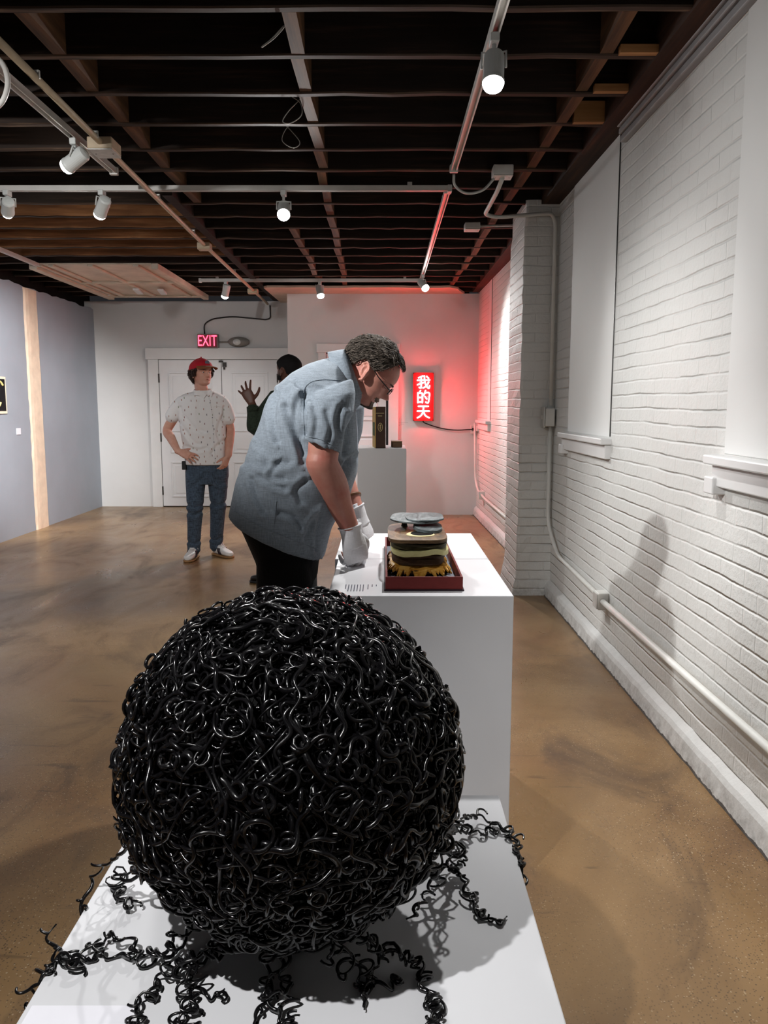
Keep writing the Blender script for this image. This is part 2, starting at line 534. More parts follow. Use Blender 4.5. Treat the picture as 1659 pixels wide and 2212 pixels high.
# rough cement skirting along the brick
m = MB()
rr = random.Random(5)
V = []; Fc = []
ys = np.linspace(-5, 10.46, 180)
for i, y in enumerate(ys):
    xw = 1.25 if y < 7.9 else 1.25 - .045 * (y - 7.9) / 2.7
    a, b_, c = rr.uniform(-.003, .003), rr.uniform(-.003, .003), rr.uniform(-.004, .004)
    if 5.9 < y < 6.6: pass
    V += [(xw + .01, y, 0), (xw - .046 + a, y, 0), (xw - .036 + b_, y, .075 + c), (xw - .026 + b_, y, .095 + c), (xw + .01, y, .125 + c)]
for i in range(len(ys) - 1):
    for k in range(4):
        Fc.append((i * 5 + k, i * 5 + k + 1, i * 5 + 5 + k + 1, i * 5 + 5 + k))
Fc.append((0, 1, 2, 3, 4)); Fc.append(tuple((len(ys) - 1) * 5 + k for k in (4, 3, 2, 1, 0)))
m.add(V, Fc)
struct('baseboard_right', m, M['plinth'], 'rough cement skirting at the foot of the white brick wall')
# brick pier
m = MB()
r2 = random.Random(9)
V = []; Fc = []
zs = list(np.linspace(0, 2.87, 40))
for z in zs:
    fl = .035 * max(0, 1 - z / .16) ** .6 + (.012 if z > 2.72 else 0) * -1
    x0 = 1.0 - fl; y0 = 5.96 - fl * .6; y1 = 6.57
    j = lambda s=.004: r2.uniform(-s, s)
    ch = .018
    xx = [(1.27, y0 + j()), (1.16, y0 + j()), (x0 + ch + .05, y0 + j()), (x0 + ch, y0 + j()), (x0 + j() + .004, y0 + .006), (x0 + j(), y0 + ch), (x0 + j(), 6.2), (x0 + j(), 6.4), (x0, y1), (1.27, y1)]
    V += [(a, b_, z) for a, b_ in xx]
k = 10
for i in range(len(zs) - 1):
    for q in range(k):
        q2 = (q + 1) % k
        Fc.append((i * k + q2, i * k + q, (i + 1) * k + q, (i + 1) * k + q2))
Fc.append(tuple(range(k))); Fc.append(tuple(range((len(zs) - 1) * k + k - 1, (len(zs) - 1) * k - 1, -1)))
m.add(V, Fc)
struct('pillar', m, M['brick'], 'white painted brick pier standing out from the brick wall')

# ------------------------------------------------------------------ boarded windows
def board_window(n, y0, y1, label, seam_near=True):
    xw = 1.25 if y0 < 7.9 else 1.25 - .045 * (y0 - 7.9) / 2.7 - .0
    m = MB(); m.box(xw - .004, xw + .05, y0, y1, 1.245, 2.86)
    w = struct('window_%d' % n, m, M['panel_white'], label, cat='window', bevel=.003)
    s = MB(); s.box(xw - .014, xw + .02, y0 - .006, y0 + .002, 1.25, 2.86)
    struct('edge_seam', MB().tube([(xw - .001, y0 - .006, 1.25), (xw - .001, y0 - .007, 1.9), (xw - .001, y0 - .005, 2.86)], .005, 6), M['dark_metal'], '', w)
    s = MB(); s.box(xw - .062, xw + .03, y0 - .035, y1 + .05, 1.205, 1.24)
    sl = struct('sill', s, M['trim_white'], '', w, bevel=.006)
    s = MB(); s.box(xw - .034, xw + .02, y0 - .02, y1 + .03, 1.125, 1.205)
    struct('apron', s, M['trim_white'], '', sl, bevel=.005)
    s = MB(); s.box(xw - .05, xw + .02, y1 - .02, y1 + .06, 1.095, 1.16)
    struct('bracket', s, M['trim_white'], '', sl, bevel=.006)
    return w
board_window(1, 4.47, 5.5, 'tall boarded-up window beside the brick pier, with a white sill')
board_window(2, 1.85, 2.955, 'boarded-up window with white sill cut off by the picture edge')
board_window(3, 9.35, 10.3, 'small far boarded window lit red beside the neon sign')

# ------------------------------------------------------------------ doors
def panel_leaf(x0, x1, y, z0, z1, panels, name, parent, hinge_x):
    """leaf with recessed moulded panels, front face at y"""
    m = MB(); m.box(x0, x1, y, y + .04, z0, z1)
    for a, b_, c, d in panels:
        for (p, q, r_, s_) in ((a - .02, b_ + .02, c - .02, c), (a - .02, b_ + .02, d, d + .02), (a - .02, a, c, d), (b_, b_ + .02, c, d)):
            m.box(p, q, y - .012, y + .01, r_, s_)
        m.box(a + .035, b_ - .035, y - .006, y + .01, c + .035, d - .035)
    o = struct(name, m, M['door_white'], '', parent, bevel=.003)
    for hz in (z0 + .22, (z0 + z1) / 2 - .05, z1 - .25):
        h = MB(); h.lathe([(.011, -.06), (.011, .06)], (hinge_x, y - .008, hz), k=10)
        struct('hinge', h, M['hinge'], '', o)
    return o

YB = 11.35
d1 = empty('door_1', (-2.33, YB, 0)); tag(d1, 'closed white double doors under the exit sign', 'door', kind='structure')
zt = 2.045
x0, xm, x1 = -3.12, -2.25, -1.47
def wp(mb, name, mat, root, **kw):
    return part(name, mb, mat, root, **kw)
def child_world(o, root):
    o.data.transform(Matrix.Translation(-Vector(root.location)))
    o.parent = root
    return o
def leafw(root, a, b_, y, z1, panels, hx):
    o = panel_leaf(a, b_, y, .012, z1, panels, 'door_leaf', None, hx)
    off = Matrix.Translation(-Vector(root.location))
    o.data.transform(off)
    for ch in o.children: ch.data.transform(off)
    o.parent = root
    for k_ in ('label', 'category', 'kind'):
        if k_ in o: del o[k_]
    return o
for a, b_, hx in ((x0 + .006, xm - .004, x0 + .004), (xm + .004, x1 - .006, x1 - .004)):
    w = b_ - a
    pn = [(a + .15, b_ - .15, 1.28, 1.86), (a + .15, b_ - .15, .78, 1.06), (a + .15, b_ - .15, .16, .62)]
    leafw(d1, a, b_, YB - .05, zt, pn, hx)
m = MB()
m.box(x0 - .14, x0, YB - .065, YB, 0, zt + .005); m.box(x1, x1 + .14, YB - .065, YB, 0, zt + .005)
wp(m, 'door_casing', M['trim_white'], d1, bevel=.005)
m = MB(); m.box(x0 - .17, x1 + .17, YB - .075, YB, zt + .005, zt + .16)
wp(m, 'door_header', M['trim_white'], d1, bevel=.005)
m = MB(); m.box(x0, x1, YB - .04, YB - .005, .0, zt + .005)
wp(m, 'door_gap', M['dark_metal'], d1)
m = MB(); m.box(xm + .02, xm + .075, YB - .075, YB - .05, 1.95, 2.01); m.lathe([(.014, 0), (.014, .03)], (xm + .045, YB - .07, 1.915), k=12); m.box(xm - .03, xm + .03, YB - .07, YB - .05, 2.012, 2.035)
wp(m, 'door_latch', M['hinge'], d1)

YR = 10.47
d2 = empty('door_2', (-.3, YR, 0)); tag(d2, 'single white door behind the bending man', 'door', kind='structure')
dx0, dx1 = -.74, .055
leafw(d2, dx0 + .006, dx1 - .03, YR - .02, 2.075, [(dx0 + .14, dx1 - .16, 1.25, 1.9), (dx0 + .14, dx1 - .16, .2, 1.02)], dx0 + .004)
m = MB(); m.box(dx0 - .1, dx0, YR - .05, YR, 0, 2.09); m.box(dx1, dx1 + .13, YR - .05, YR, 0, 2.09)
wp(m, 'door_casing', M['trim_white'], d2, bevel=.005)
m = MB(); m.box(dx0 - .12, dx1 + .15, YR - .055, YR, 2.09, 2.2)
wp(m, 'door_header', M['trim_white'], d2, bevel=.005)
m = MB(); m.box(dx0, dx1, YR - .012, YR - .003, 0, 2.09)
wp(m, 'door_gap', M['dark_metal'], d2)

# cream post and its plaster edges on the left wall
m = MB()
r3 = random.Random(2)
ys_ = [9.17, 9.22, 9.45, 9.5]
V = []; Fc = []
for i, z in enumerate(np.linspace(0, 2.72, 30)):
    j = lambda s=.006: r3.uniform(-s, s)
    V += [(-4.005, 9.14 + j(.012), z), (-3.988 + j(.002), 9.19 + j(), z), (-3.982 + j(.002), 9.25 + j(), z), (-3.982, 9.47 + j(), z), (-4.005, 9.48 + j(.008), z)]
for i in range(29):
    for k in range(4): Fc.append((i * 5 + k, i * 5 + 5 + k, i * 5 + 6 + k, i * 5 + 1 + k))
    Fc.append((i * 5 + 4, i * 5 + 9, i * 5 + 5, i * 5))
Fc.append((4, 3, 2, 1, 0)); Fc.append(tuple(29 * 5 + k for k in range(5)))
m.add(V, Fc)
struct('trim_1', m, M['cream_post'], 'cream raw timber post set into the grey drywall', cat='post')

# ------------------------------------------------------------------ ceiling timbers
J0, JS = 3.13, .4075
jm = None
ys_j = [J0 + JS * i for i in range(-1, 20)]
def jitter_box(x0, x1, y0, y1, z0, z1, seed, n=24):
    """a long timber along x with a slightly worn lower edge"""
    r = random.Random(seed)
    m = MB(); V = []; Fc = []; mi = []
    for i in range(n + 1):
        x = x0 + (x1 - x0) * i / n
        dz, dy = r.uniform(-.004, .004), r.uniform(-.003, .003)
        V += [(x, y0 + dy, z0 + dz + .006), (x, y0 + .006 + dy, z0 + dz), (x, y1 - .006 + dy, z0 + dz), (x, y1 + dy, z0 + dz + .006), (x, y1 + dy, z1), (x, y0 + dy, z1)]
    for i in range(n):
        for k in range(6):
            k2 = (k + 1) % 6
            Fc.append((i * 6 + k2, i * 6 + k, i * 6 + 6 + k, i * 6 + 6 + k2)); mi.append(1 if k < 3 else 0)  # lower faces take the paler edge colour, lamp light included
    Fc.append(tuple(range(6))); Fc.append(tuple(n * 6 + k for k in range(5, -1, -1)))
    m.add(V, Fc); m.m = mi + [0, 0]; return m
for i, y in enumerate(ys_j):
    if y < 5.8:
        o = obj('ceiling_joist', jitter_box(-4.12, 1.12, y, y + .045, JZ, DECK, i), [M['joist'], M['joist_lit_edge']])
        tag(o, 'dark sooty joist running the full width of the open ceiling', 'joist', 'full-width ceiling joists', 'structure')
    else:
        o = obj('ceiling_joist', jitter_box(-1.45, 1.12, y, y + .045, JZ, DECK, i), [M['joist'], M['joist_lit_edge']])
        tag(o, 'dark sooty joist between the header beam and the brick wall', 'joist', 'ceiling joists on the brick wall side', 'structure')
        o = obj('ceiling_joist', jitter_box(-4.12, -1.52, y, y + .045, JZ, DECK, i + 50), [M['joist_lamplit'] if 6.1 < y < 8.2 else M['joist'], M['joist_lit_edge']])
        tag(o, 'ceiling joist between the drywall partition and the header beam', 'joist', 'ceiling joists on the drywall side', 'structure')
m = MB(); m.box(-1.52, -1.45, 5.75, 11.35, JZ - .005, DECK)
struct('header_beam', m, M['joist'], 'dark header beam running from the tracks towards the exit doors', cat='beam')
m = MB(); m.box(1.12, 1.3, 2.0, 10.46, JZ - .01, DECK)
struct('wall_plate', m, M['plate'], 'dark timber plate lying along the top of the brick wall', cat='beam')
for y in (J0 + JS, J0 + 2 * JS, J0 + 3 * JS):
    m = MB(); m.box(.965, 1.12, y - .036, y - .001, JZ - .002, JZ + (.10 if y > J0 + 2.5 * JS else .03))
    o = struct('sister_board', m, M['lit_new_wood'], 'short pale board at a joist end by the brick wall, coloured as lit', cat='board', group='pale boards at the joist ends')
# blocking rows: one block per bay, copied
blk = MB(); blk.box(-.027, .027, 0, JS - .05, JZ + .002, JZ + .16)
proto = None
def block(x, y, mat, grp, lab, i):
    global proto
    if proto is None:
        proto = obj('joist_blocking', blk, M['blocking']); o = proto
    else:
        o = proto.copy(); COL.objects.link(o)
    o.location = (x + random.uniform(-.012, .012), y + .047, random.uniform(0, .01))
    o.rotation_euler = (0, 0, random.uniform(-.03, .03))
    tag(o, lab, 'blocking', grp, 'structure')
rows = [(-.345, -.476, 3.0, 10.2, 'centre row of joist blocking', 'worn brown block between two joists in the middle row'),
        (.915, .815, 3.0, 9.9, 'row of joist blocking by the brick wall', 'worn brown block between two joists in the row near the brick wall'),
        (-1.33, -1.36, 3.0, 5.6, 'row of joist blocking by the conduit', 'brown block between two joists beside the cream conduit'),
        (-.735, -.755, 6.7, 9.6, 'short row of joist blocking', 'brown block in the short row between the two cross tracks')]
for xa, xb, ya, yb, g, lab in rows:
    for i, y in enumerate(ys_j):
        if ya < y < yb:
            block(xa + (xb - xa) * (y - 3.1) / 7, y, None, g, lab, i)
# old coffered ceiling panel still in place
cp = empty('ceiling_panel', (-2.98, 9.6, 2.84)); tag(cp, 'cream leftover panel of old coffered ceiling between the joists', 'ceiling panel', kind='structure')
m = MB(); m.box(-3.52, -2.36, 8.42, 10.76, 2.838, 2.85); part('panel_board', m, M['plaster_old'], cp)
m = MB()
for x in (-3.50, -3.38, -2.98, -2.52): m.box(x - .028, x + .028, 8.42, 10.76, 2.815, 2.838)
for y in (9.55, 10.74): m.box(-3.52, -2.36, y - .03, y + .03, 2.812, 2.838)
m.box(-3.6, -3.52, 8.42, 10.8, 2.79, 2.85); m.box(-2.36, -2.29, 8.42, 10.8, 2.79, 2.85)
part('moulding', m, M['plaster_old'], cp, bevel=.006)
for x, y in ((-3.0, 10.1), (-2.72, 10.15)):
    m = MB(); m.cbox((x, y, 2.8), (.07, .4, .02), Matrix.Rotation(.15, 3, 'Z')); part('loose_batten', m, M['trim_white'], cp)
# bare soffit strip above the projecting wall
m = MB()
r4 = random.Random(4)
pts = [(-1.42, 11.35), (-1.45, 9.98)] + [(-1.4 + 2.3 * i / 20, 9.93 + r4.uniform(-.02, .03)) for i in range(20)] + [(.9, 10.05), (.93, 10.2), (1.02, 10.47), (1.0, 11.0), (-1.2, 11.35)]
m.prism(pts[::-1], (1, 0, 0), (0, 1, 0), (0, 0, 2.822), (0, 0, .025))
struct('soffit_board', m, M['soffit'], 'bare plasterboard strip on the ceiling above the neon sign wall', cat='ceiling board')
# cable channel at the top of the brick wall
m = MB()
m.box(1.205, 1.25, 2.05, 4.36, 2.80, 2.83); m.box(1.195, 1.25, 2.05, 4.36, 2.835, 2.865); m.box(1.215, 1.25, 2.05, 4.36, 2.76, 2.795)
struct('trim_2', m, M['grey_trim'], 'grey ridged channel along the top of the brick wall', cat='trim', bevel=.006)

# ------------------------------------------------------------------ lighting tracks
TZ = 2.815
def track(name, p0, p1, label, group='white lighting tracks'):
    p0, p1 = Vector(p0), Vector(p1); d = (p1 - p0); L = d.length; d.normalize()
    s = Vector((-d.y, d.x, 0)); mid = (p0 + p1) / 2
    root = empty('lighting_track', mid); tag(root, label, 'lighting track', group)
    m = MB()
    prof = [(-.018, 0), (.018, 0), (.018, .034), (.011, .034), (.011, .01), (-.011, .01), (-.011, .034), (-.018, .034)]
    prof = [(a, .034 - b_) for a, b_ in prof]
    m.prism(prof, s, (0, 0, 1), p0 + Vector((0, 0, 0)), d * L)
    part('rail', m, M['track_white'], root)
    for e, sg in ((p0, 1), (p1, -1)):
        m = MB(); m.cbox(e + d * sg * .01 + Vector((0, 0, .015)), (.05 if abs(d.y) > .5 else .03, .03 if abs(d.y) > .5 else .05, .044))
        part('end_cap', m, M['track_white'], root, bevel=.004)
    for q in np.linspace(.08, .92, max(2, int(L / 1.2))):
        c = p0 + d * (L * q)
        m = MB(); m.cbox(c + Vector((0, 0, .04)), (.03, .03, .03)); part('hanger', m, M['track_white'], root)
    return root
track('t', (.42, 2.2, TZ), (.42, 5.08, TZ), 'white ceiling track over the pedestals, ending at a curled cable')
track('t', (-2.95, 5.52, TZ), (.44, 5.52, TZ), 'long white cross track over the middle of the gallery')
track('t', (.42, 5.55, TZ), (.42, 9.41, TZ), 'white track running from the cross track to the far lamp')
track('t', (-2.10, 9.43, TZ), (.44, 9.43, TZ), 'far white cross track near the neon sign wall')
track('t', (-1.64, 2.8, TZ), (-1.64, 5.13, TZ), 'short white track beside the cream conduit')
track('t', (-3.5, 6.8, TZ), (-3.52, 10.55, TZ), 'white track along the drywall partition below the old ceiling panel')

M['bulb_on'] = emit('lit lamp face', (1, .96, .9, 1), 45)
M['glass_clear'] = plain('frosted lens', srgb(210, 214, 214), .2, .5)
LIGHTCOL = (1.0, .985, .965)
def spot_light(loc, aim, power, cone=75, blend=.6, r=.04, col=LIGHTCOL, name='spot'):
    l = bpy.data.lights.new(name, 'SPOT'); l.energy = power; l.spot_size = math.radians(cone); l.spot_blend = blend
    l.shadow_soft_size = r; l.color = col
    o = bpy.data.objects.new(name, l); COL.objects.link(o); o.location = loc
    o.rotation_euler = (Vector(aim) - Vector(loc)).to_track_quat('-Z', 'Y').to_euler()
    return o
def spotlight(x, y, aim, power, label, cone=75, drop=.1, blend=.6, bulb=None):
    root = empty('track_spotlight', (x, y, TZ)); tag(root, label, 'spotlight', 'white track spotlights')
    m = MB(); m.box(x - .017, x + .017, y - .035, y + .035, TZ - .03, TZ + .004)
    part('adapter', m, M['lamp_white'], root, bevel=.004)
    c = Vector((x, y, TZ - drop)); d = (Vector(aim) - c).normalized()
    m = MB(); m.tube([(x, y, TZ - .028), (x, y, TZ - .05), tuple(c - d * .03 + Vector((0, 0, .03)))], .009, 10)
    sd = d.cross(Vector((0, 0, 1)));
    sd = sd.normalized() if sd.length > .05 else Vector((1, 0, 0))
    part('stem', m, M['lamp_white'], root, smooth=True)
    h = MB(); h.lathe([(.012, -.075), (.034, -.07), (.040, -.06), (.0405, .045), (.043, .05), (.043, .062), (.036, .062), (.034, .052)], c, d, 28)
    hs = part('housing', h, M['lamp_white'], root, smooth=False, bevel=.002)
    y_ = MB(); y_.tube([c + sd * .046 + Vector((0, 0, .005)), c + sd * .046 - d * .03 + Vector((0, 0, .04)), c + Vector((0, 0, .055)), c - sd * .046 - d * .03 + Vector((0, 0, .04)), c - sd * .046 + Vector((0, 0, .005))], .005, 8)
    part('yoke', y_, M['lamp_white'], root, smooth=True)
    b = MB(); b.lathe([(.001, .05), (.038, .053), (.0405, .066), (.035, .080), (.021, .089), (.001, .092)], c, d, 24)
    part('lamp_face', b, bulb or M['bulb_on'], hs, smooth=True)
    spot_light(c + d * .1, aim, power, cone, blend, .035, name='lamp light')
    return root
spotlight(.42, 3.28, (.30, 2.6, .9), 80, 'large glaring spotlight hanging over the stacked book sculpture', cone=80, drop=.12)
spotlight(-1.64, 4.49, (-4, 5.4, 1.5), 45, 'spotlight on the short track, turned to the drywall partition', cone=80)
spotlight(-2.475, 5.52, (-4, 8.45, 1.45), 750, 'tilted spotlight at the picture edge on the long cross track', cone=50, blend=.9)
spotlight(-1.853, 5.52, (-3.6, 7.6, .8), 26, 'tilted spotlight on the cross track beside the cream conduit', cone=80)
spotlight(-.66, 5.52, (-.5, 3.6, 1.1), 125, 'bright downward spotlight in the middle of the long cross track', cone=120, drop=.12)
spotlight(-1.80, 9.43, (-2.5, 10.0, .5), 55, 'far spotlight on the near end of the far track, above the cap wearer', cone=130)
spotlight(-.73, 9.43, (-.35, 8.4, .5), 115, 'far spotlight above the bending man, facing the viewer', cone=150, blend=.5)
spotlight(.42, 8.95, (1.25, 7.6, 1.35), 110, 'far bright spotlight at the end of the track, lighting the brick wall', cone=95, blend=1.0)
# unseen lamps out of the picture: two read off cast shadows, rest added fill
spot_light((-.90, .38, 2.66), (-.33, 1.22, .5), 138, 58, 1.0, .022)
spot_light((.42, 1.3, 2.68), (.95, 2.4, 0), 62, 46, 1.0, .05)  # added fill without a fixture, brightens the floor by the pedestals
spot_light((-1.80, 1.22, 2.66), (1.25, 3.95, .95), 270, 38, .9, .03)
spot_light((-1.64, 1.4, 2.68), (1.25, 2.35, 1.7), 18, 55, .9, .04)  # this and the next two: added fill for the brick wall
spot_light((-1.64, 2.6, 2.68), (1.25, 3.6, 1.6), 13, 60, .9, .04)
spot_light((-1.64, 3.6, 2.68), (1.25, 4.9, 1.4), 24, 64, .9, .04)
spot_light((-2.2, 1.6, 2.68), (-1.9, 7.4, .9), 210, 62, .9, .05)  # added fill for the man in the cap
spot_light((-1.0, -3.4, 2.68), (0, 0, 0), 15, 130, .8, .1)  # added weak fill from behind the viewer
# ================================================================== CONDUITS AND ELECTRICAL BITS
def pipe(name, pts, r, mat, label, cat, group=None, n=6, k=12):
    P = spline(pts, n)
    o = obj(name, MB().tube(P, r, k), mat, smooth=True)
    c = P[len(P) // 2]
    localise(o.data, c); o.location = c
    return tag(o, label, cat, group)
def bend(pts, r=.06, n=6):
    """polyline with rounded corners"""
    P = [Vector(p) for p in pts]; out = [P[0]]
    for i in range(1, len(P) - 1):
        a = (P[i - 1] - P[i]); b_ = (P[i + 1] - P[i])
        q = min(r, a.length * .45, b_.length * .45)
        p0 = P[i] + a.normalized() * q; p1 = P[i] + b_.normalized() * q
        for t in np.linspace(0, 1, n): out.append(p0 * (1 - t) ** 2 + P[i] * 2 * t * (1 - t) + p1 * t * t)
    out.append(P[-1]); return out
def rpipe(name, pts, r, mat, label, cat, bendr=.06, k=12, group=None):
    P = bend(pts, bendr)
    c = P[len(P) // 2].copy()
    o = obj(name, MB().tube(P, r, k), mat, smooth=True)
    localise(o.data, c); o.location = c
    return tag(o, label, cat, group)

CZ = 2.788
con = rpipe('conduit_pipe', [(-1.45, 2.9, CZ), (-1.50, 5.0, CZ), (-1.545, 7.2, CZ), (-1.58, 11.2, CZ)], .017, M['cream_pipe'], 'long cream conduit running diagonally across the ceiling to the exit doors', 'conduit', .3)
for y in (3.6, 4.35, 5.6, 6.7, 7.4, 8.6):
    x = -1.45 - .05 * (y - 2.9) / 2.1 if y < 5 else -1.5 - .045 * (y - 5) / 2.2 if y < 7.2 else -1.545 - .035 * (y - 7.2) / 4
    m = MB(); m.box(x - .019, x + .019, y - .007, y + .007, CZ - .006, CZ + .03)
    o = part('strap', m, M['steel'], con, bevel=.003)
def jbox(p, s, mat, label, cat='junction box', lid=None, bevel=.006):
    root = empty('junction_box', p); tag(root, label, cat, 'ceiling junction boxes')
    m = MB(); m.cbox(p, s); part('box', m, mat, root, bevel=bevel)
    m = MB(); m.cbox(Vector(p) - Vector((0, 0, s[2] / 2 + .003)), (s[0] * .98, s[1] * .98, .006)); c = part('cover', m, lid or mat, root, bevel=.002)
    for sx in (-1, 1):
        m = MB(); m.lathe([(.004, 0), (.004, .003)], Vector(p) + Vector((sx * s[0] * .35, 0, -s[2] / 2 - .007)), k=8)
        part('screw', m, M['hinge'], c)
    return root
jbox((-1.487, 4.5, CZ - .005), (.13, .16, .06), M['cream_pipe'], 'cream junction box on the cream conduit near the short track', lid=M['steel'])
jbox((-1.55, 7.2, CZ - .005), (.11, .11, .05), M['cream_pipe'], 'small cream junction box halfway along the cream conduit')
jbox((-1.575, 9.95, CZ - .005), (.12, .1, .05), M['cream_pipe'], 'cream junction box at the far end of the conduit by the soffit')
jbox((.72, 5.13, 2.83), (.12, .11, .06), M['track_white'], 'pale junction box hung beside the end of the pedestal track', lid=M['track_white'])
jbox((.70, 6.65, 2.83), (.12, .11, .05), M['track_white'], 'small junction box catching red light in front of the pier')
pipe('track_cable', [(.42, 5.07, 2.80), (.43, 5.09, 2.74), (.50, 5.11, 2.70), (.60, 5.12, 2.72), (.67, 5.13, 2.79)], .008, M['steel'], 'grey cable sagging from the track end to a junction box', 'cable')
rpipe('conduit_pipe', [(.72, 5.13, 2.79), (.715, 5.3, 2.76), (.70, 5.82, 2.735), (.80, 5.9, 2.735), (1.19, 5.93, 2.77), (1.215, 5.925, 2.70), (1.215, 5.92, 1.42)], .014, M['white_pipe'], 'white conduit curving off the ceiling and down the pier corner', 'conduit', .1)
rpipe('conduit_pipe', [(.76, 6.65, 2.835), (1.02, 6.63, 2.835)], .011, M['steel'], 'short grey conduit from the red-lit junction box to the pier', 'conduit')
# switch box and the run down to the skirting
sw = empty('switch_box', (1.2, 5.9, 1.33)); tag(sw, 'white switch box on the conduit in the pier corner', 'switch box')
m = MB(); m.box(1.165, 1.235, 5.86, 5.945, 1.27, 1.4); part('box', m, M['white_pipe'], sw, bevel=.006)
m = MB(); m.box(1.153, 1.165, 5.855, 5.95, 1.26, 1.41); part('cover_plate', m, M['steel'], sw, bevel=.004)
m = MB(); m.box(1.143, 1.155, 5.892, 5.908, 1.32, 1.35); part('toggle', m, M['white_pipe'], sw)
rpipe('conduit_pipe', [(1.215, 5.92, 1.27), (1.215, 5.92, .55), (1.225, 5.6, .37), (1.225, 4.47, .345)], .014, M['white_pipe'], 'white conduit dropping from the switch box to the outlet box', 'conduit', .12)
ob = empty('outlet_box', (1.21, 4.42, .34)); tag(ob, 'white outlet box low on the brick wall', 'outlet')
m = MB(); m.box(1.19, 1.25, 4.37, 4.47, .29, .385); part('box', m, M['white_pipe'], ob, bevel=.006)
m = MB(); m.box(1.183, 1.19, 4.375, 4.465, .295, .38); part('cover_plate', m, M['steel'], ob, bevel=.002)
rpipe('conduit_pipe', [(1.215, 4.37, .34), (1.215, 3.4, .343), (1.215, 1.2, .348)], .016, M['white_pipe'], 'long white conduit along the foot of the brick wall', 'conduit')
rpipe('conduit_pipe', [(1.16, 10.35, 1.2), (1.17, 10.3, .5), (1.18, 10.1, .36), (1.185, 9.3, .33), (1.2, 7.0, .33)], .014, M['white_pipe'], 'red-lit conduit low on the far brick wall behind the pier', 'conduit', .12)
ob = empty('outlet_box', (1.175, 9.75, .34)); tag(ob, 'small outlet box on the far red-lit conduit', 'outlet')
m = MB(); m.box(1.155, 1.22, 9.7, 9.8, .29, .39); part('box', m, M['white_pipe'], ob, bevel=.006)
m = MB(); m.box(1.148, 1.155, 9.705, 9.795, .295, .385); part('cover_plate', m, M['white_pipe'], ob)
ob = empty('power_outlet', (1.17, 10.43, 1.12)); tag(ob, 'power outlet in the corner where the neon sign is plugged in', 'outlet')
m = MB(); m.box(1.12, 1.2, 10.44, 10.469, 1.06, 1.17); part('face_plate', m, M['white_pipe'], ob, bevel=.004)
m = MB(); m.box(1.135, 1.17, 10.40, 10.44, 1.10, 1.135); part('plug', m, M['black_rubber'], ob, bevel=.005)

# wires twisted on the joists
for i, (px, py, d) in enumerate(((592, 60, 3.3), (632, 235, 4.2), (628, 290, 4.62))):
    c = at(px, py, d)
    P = [c + Vector((.05 * math.sin(t * 1.7 + i), 0, .07 * math.cos(t * 1.15))) for t in np.linspace(0, 4.2 + i, 8)]
    pipe('loose_wire', P, .0025, M['steel'], ['thin curled wire on the nearest joist', 'thin hooked wire beside the middle blocking row', 'short curl of wire below the hooked wire'][i], 'wire', n=6, k=6)
# cable coil at the left picture edge
P = [(-1.62 + .09 * math.cos(t), 3.35 + .02 * t, 2.72 + .12 * math.sin(t)) for t in np.linspace(0, 9, 14)]
pipe('cable_coil', P, .011, M['track_white'], 'coil of white cable hanging from the short track at the picture edge', 'cable', n=6, k=8)

# ================================================================== EXIT SIGN AND EMERGENCY LAMP
M['exit_red'] = emit('lit exit letters', (1, .02, .09, 1), 2.6)
M['exit_face'] = plain('dark pink exit face', srgb(112, 26, 52), .4, .4, var=.03)
M['grey_plastic'] = plain('grey plastic', srgb(128, 126, 122), .45, .4, var=.05)
ey = 11.3
def ft(text, size, name, depth=.004, font_scale_x=1.0):
    c = bpy.data.curves.new(name, 'FONT'); c.body = text; c.size = size; c.extrude = depth; c.align_x = 'CENTER'; c.align_y = 'CENTER'
    o = bpy.data.objects.new(name, c); COL.objects.link(o)
    dg = bpy.context.evaluated_depsgraph_get(); dg.update()
    me = bpy.data.meshes.new_from_object(o.evaluated_get(dg))
    bpy.data.objects.remove(o); bpy.data.curves.remove(c)
    me.name = name
    return me
ex = empty('exit_sign', (-2.42, ey, 2.29)); tag(ex, 'lit exit sign with glowing pink letters above the double doors', 'exit sign')
m = MB(); m.box(-2.565, -2.275, ey - .03, ey + .05, 2.195, 2.395); part('housing', m, M['grey_plastic'], ex, bevel=.012)
m = MB(); m.box(-2.55, -2.29, ey - .036, ey - .03, 2.21, 2.38); part('face_plate', m, M['exit_face'], ex)
me = ft('EXIT', .21, 'exit_lettering', .003)
me.transform(Matrix.Diagonal((.62, 1.0, 1, 1)))
# thicken strokes
me.transform(Matrix.Translation((-2.425, ey - .042, 2.295)) @ Matrix.Rotation(PI / 2, 4, 'X'))
part('exit_lettering', me, M['exit_red'], ex)
el = empty('emergency_lamp', (-2.02, ey, 2.28)); tag(el, 'grey oval emergency lamp on an arm beside the exit sign', 'lamp')
m = MB(); m.tube([(-2.275, ey, 2.29), (-2.13, ey, 2.29)], .009, 10); part('arm', m, M['grey_plastic'], el, smooth=True)
m = MB(); m.sphere((-2.0, ey, 2.29), (.15, .06, .068), 24); part('lamp_body', m, M['grey_plastic'], el, smooth=True)
m = MB(); m.sphere((-2.015, ey - .03, 2.285), (.065, .045, .045), 20); part('lens', m, M['glass_clear'], el, smooth=True)
rpipe('exit_cable', [(-2.47, ey + .02, 2.39), (-2.48, ey + .02, 2.53), (-2.36, ey + .02, 2.60), (-2.1, ey + .02, 2.635), (-1.62, ey + .02, 2.59), (-1.56, ey + .02, 2.61), (-1.56, ey, 2.78)], .009, M['dark_metal'], 'dark cable arching from the exit sign to the conduit', 'cable', .12)

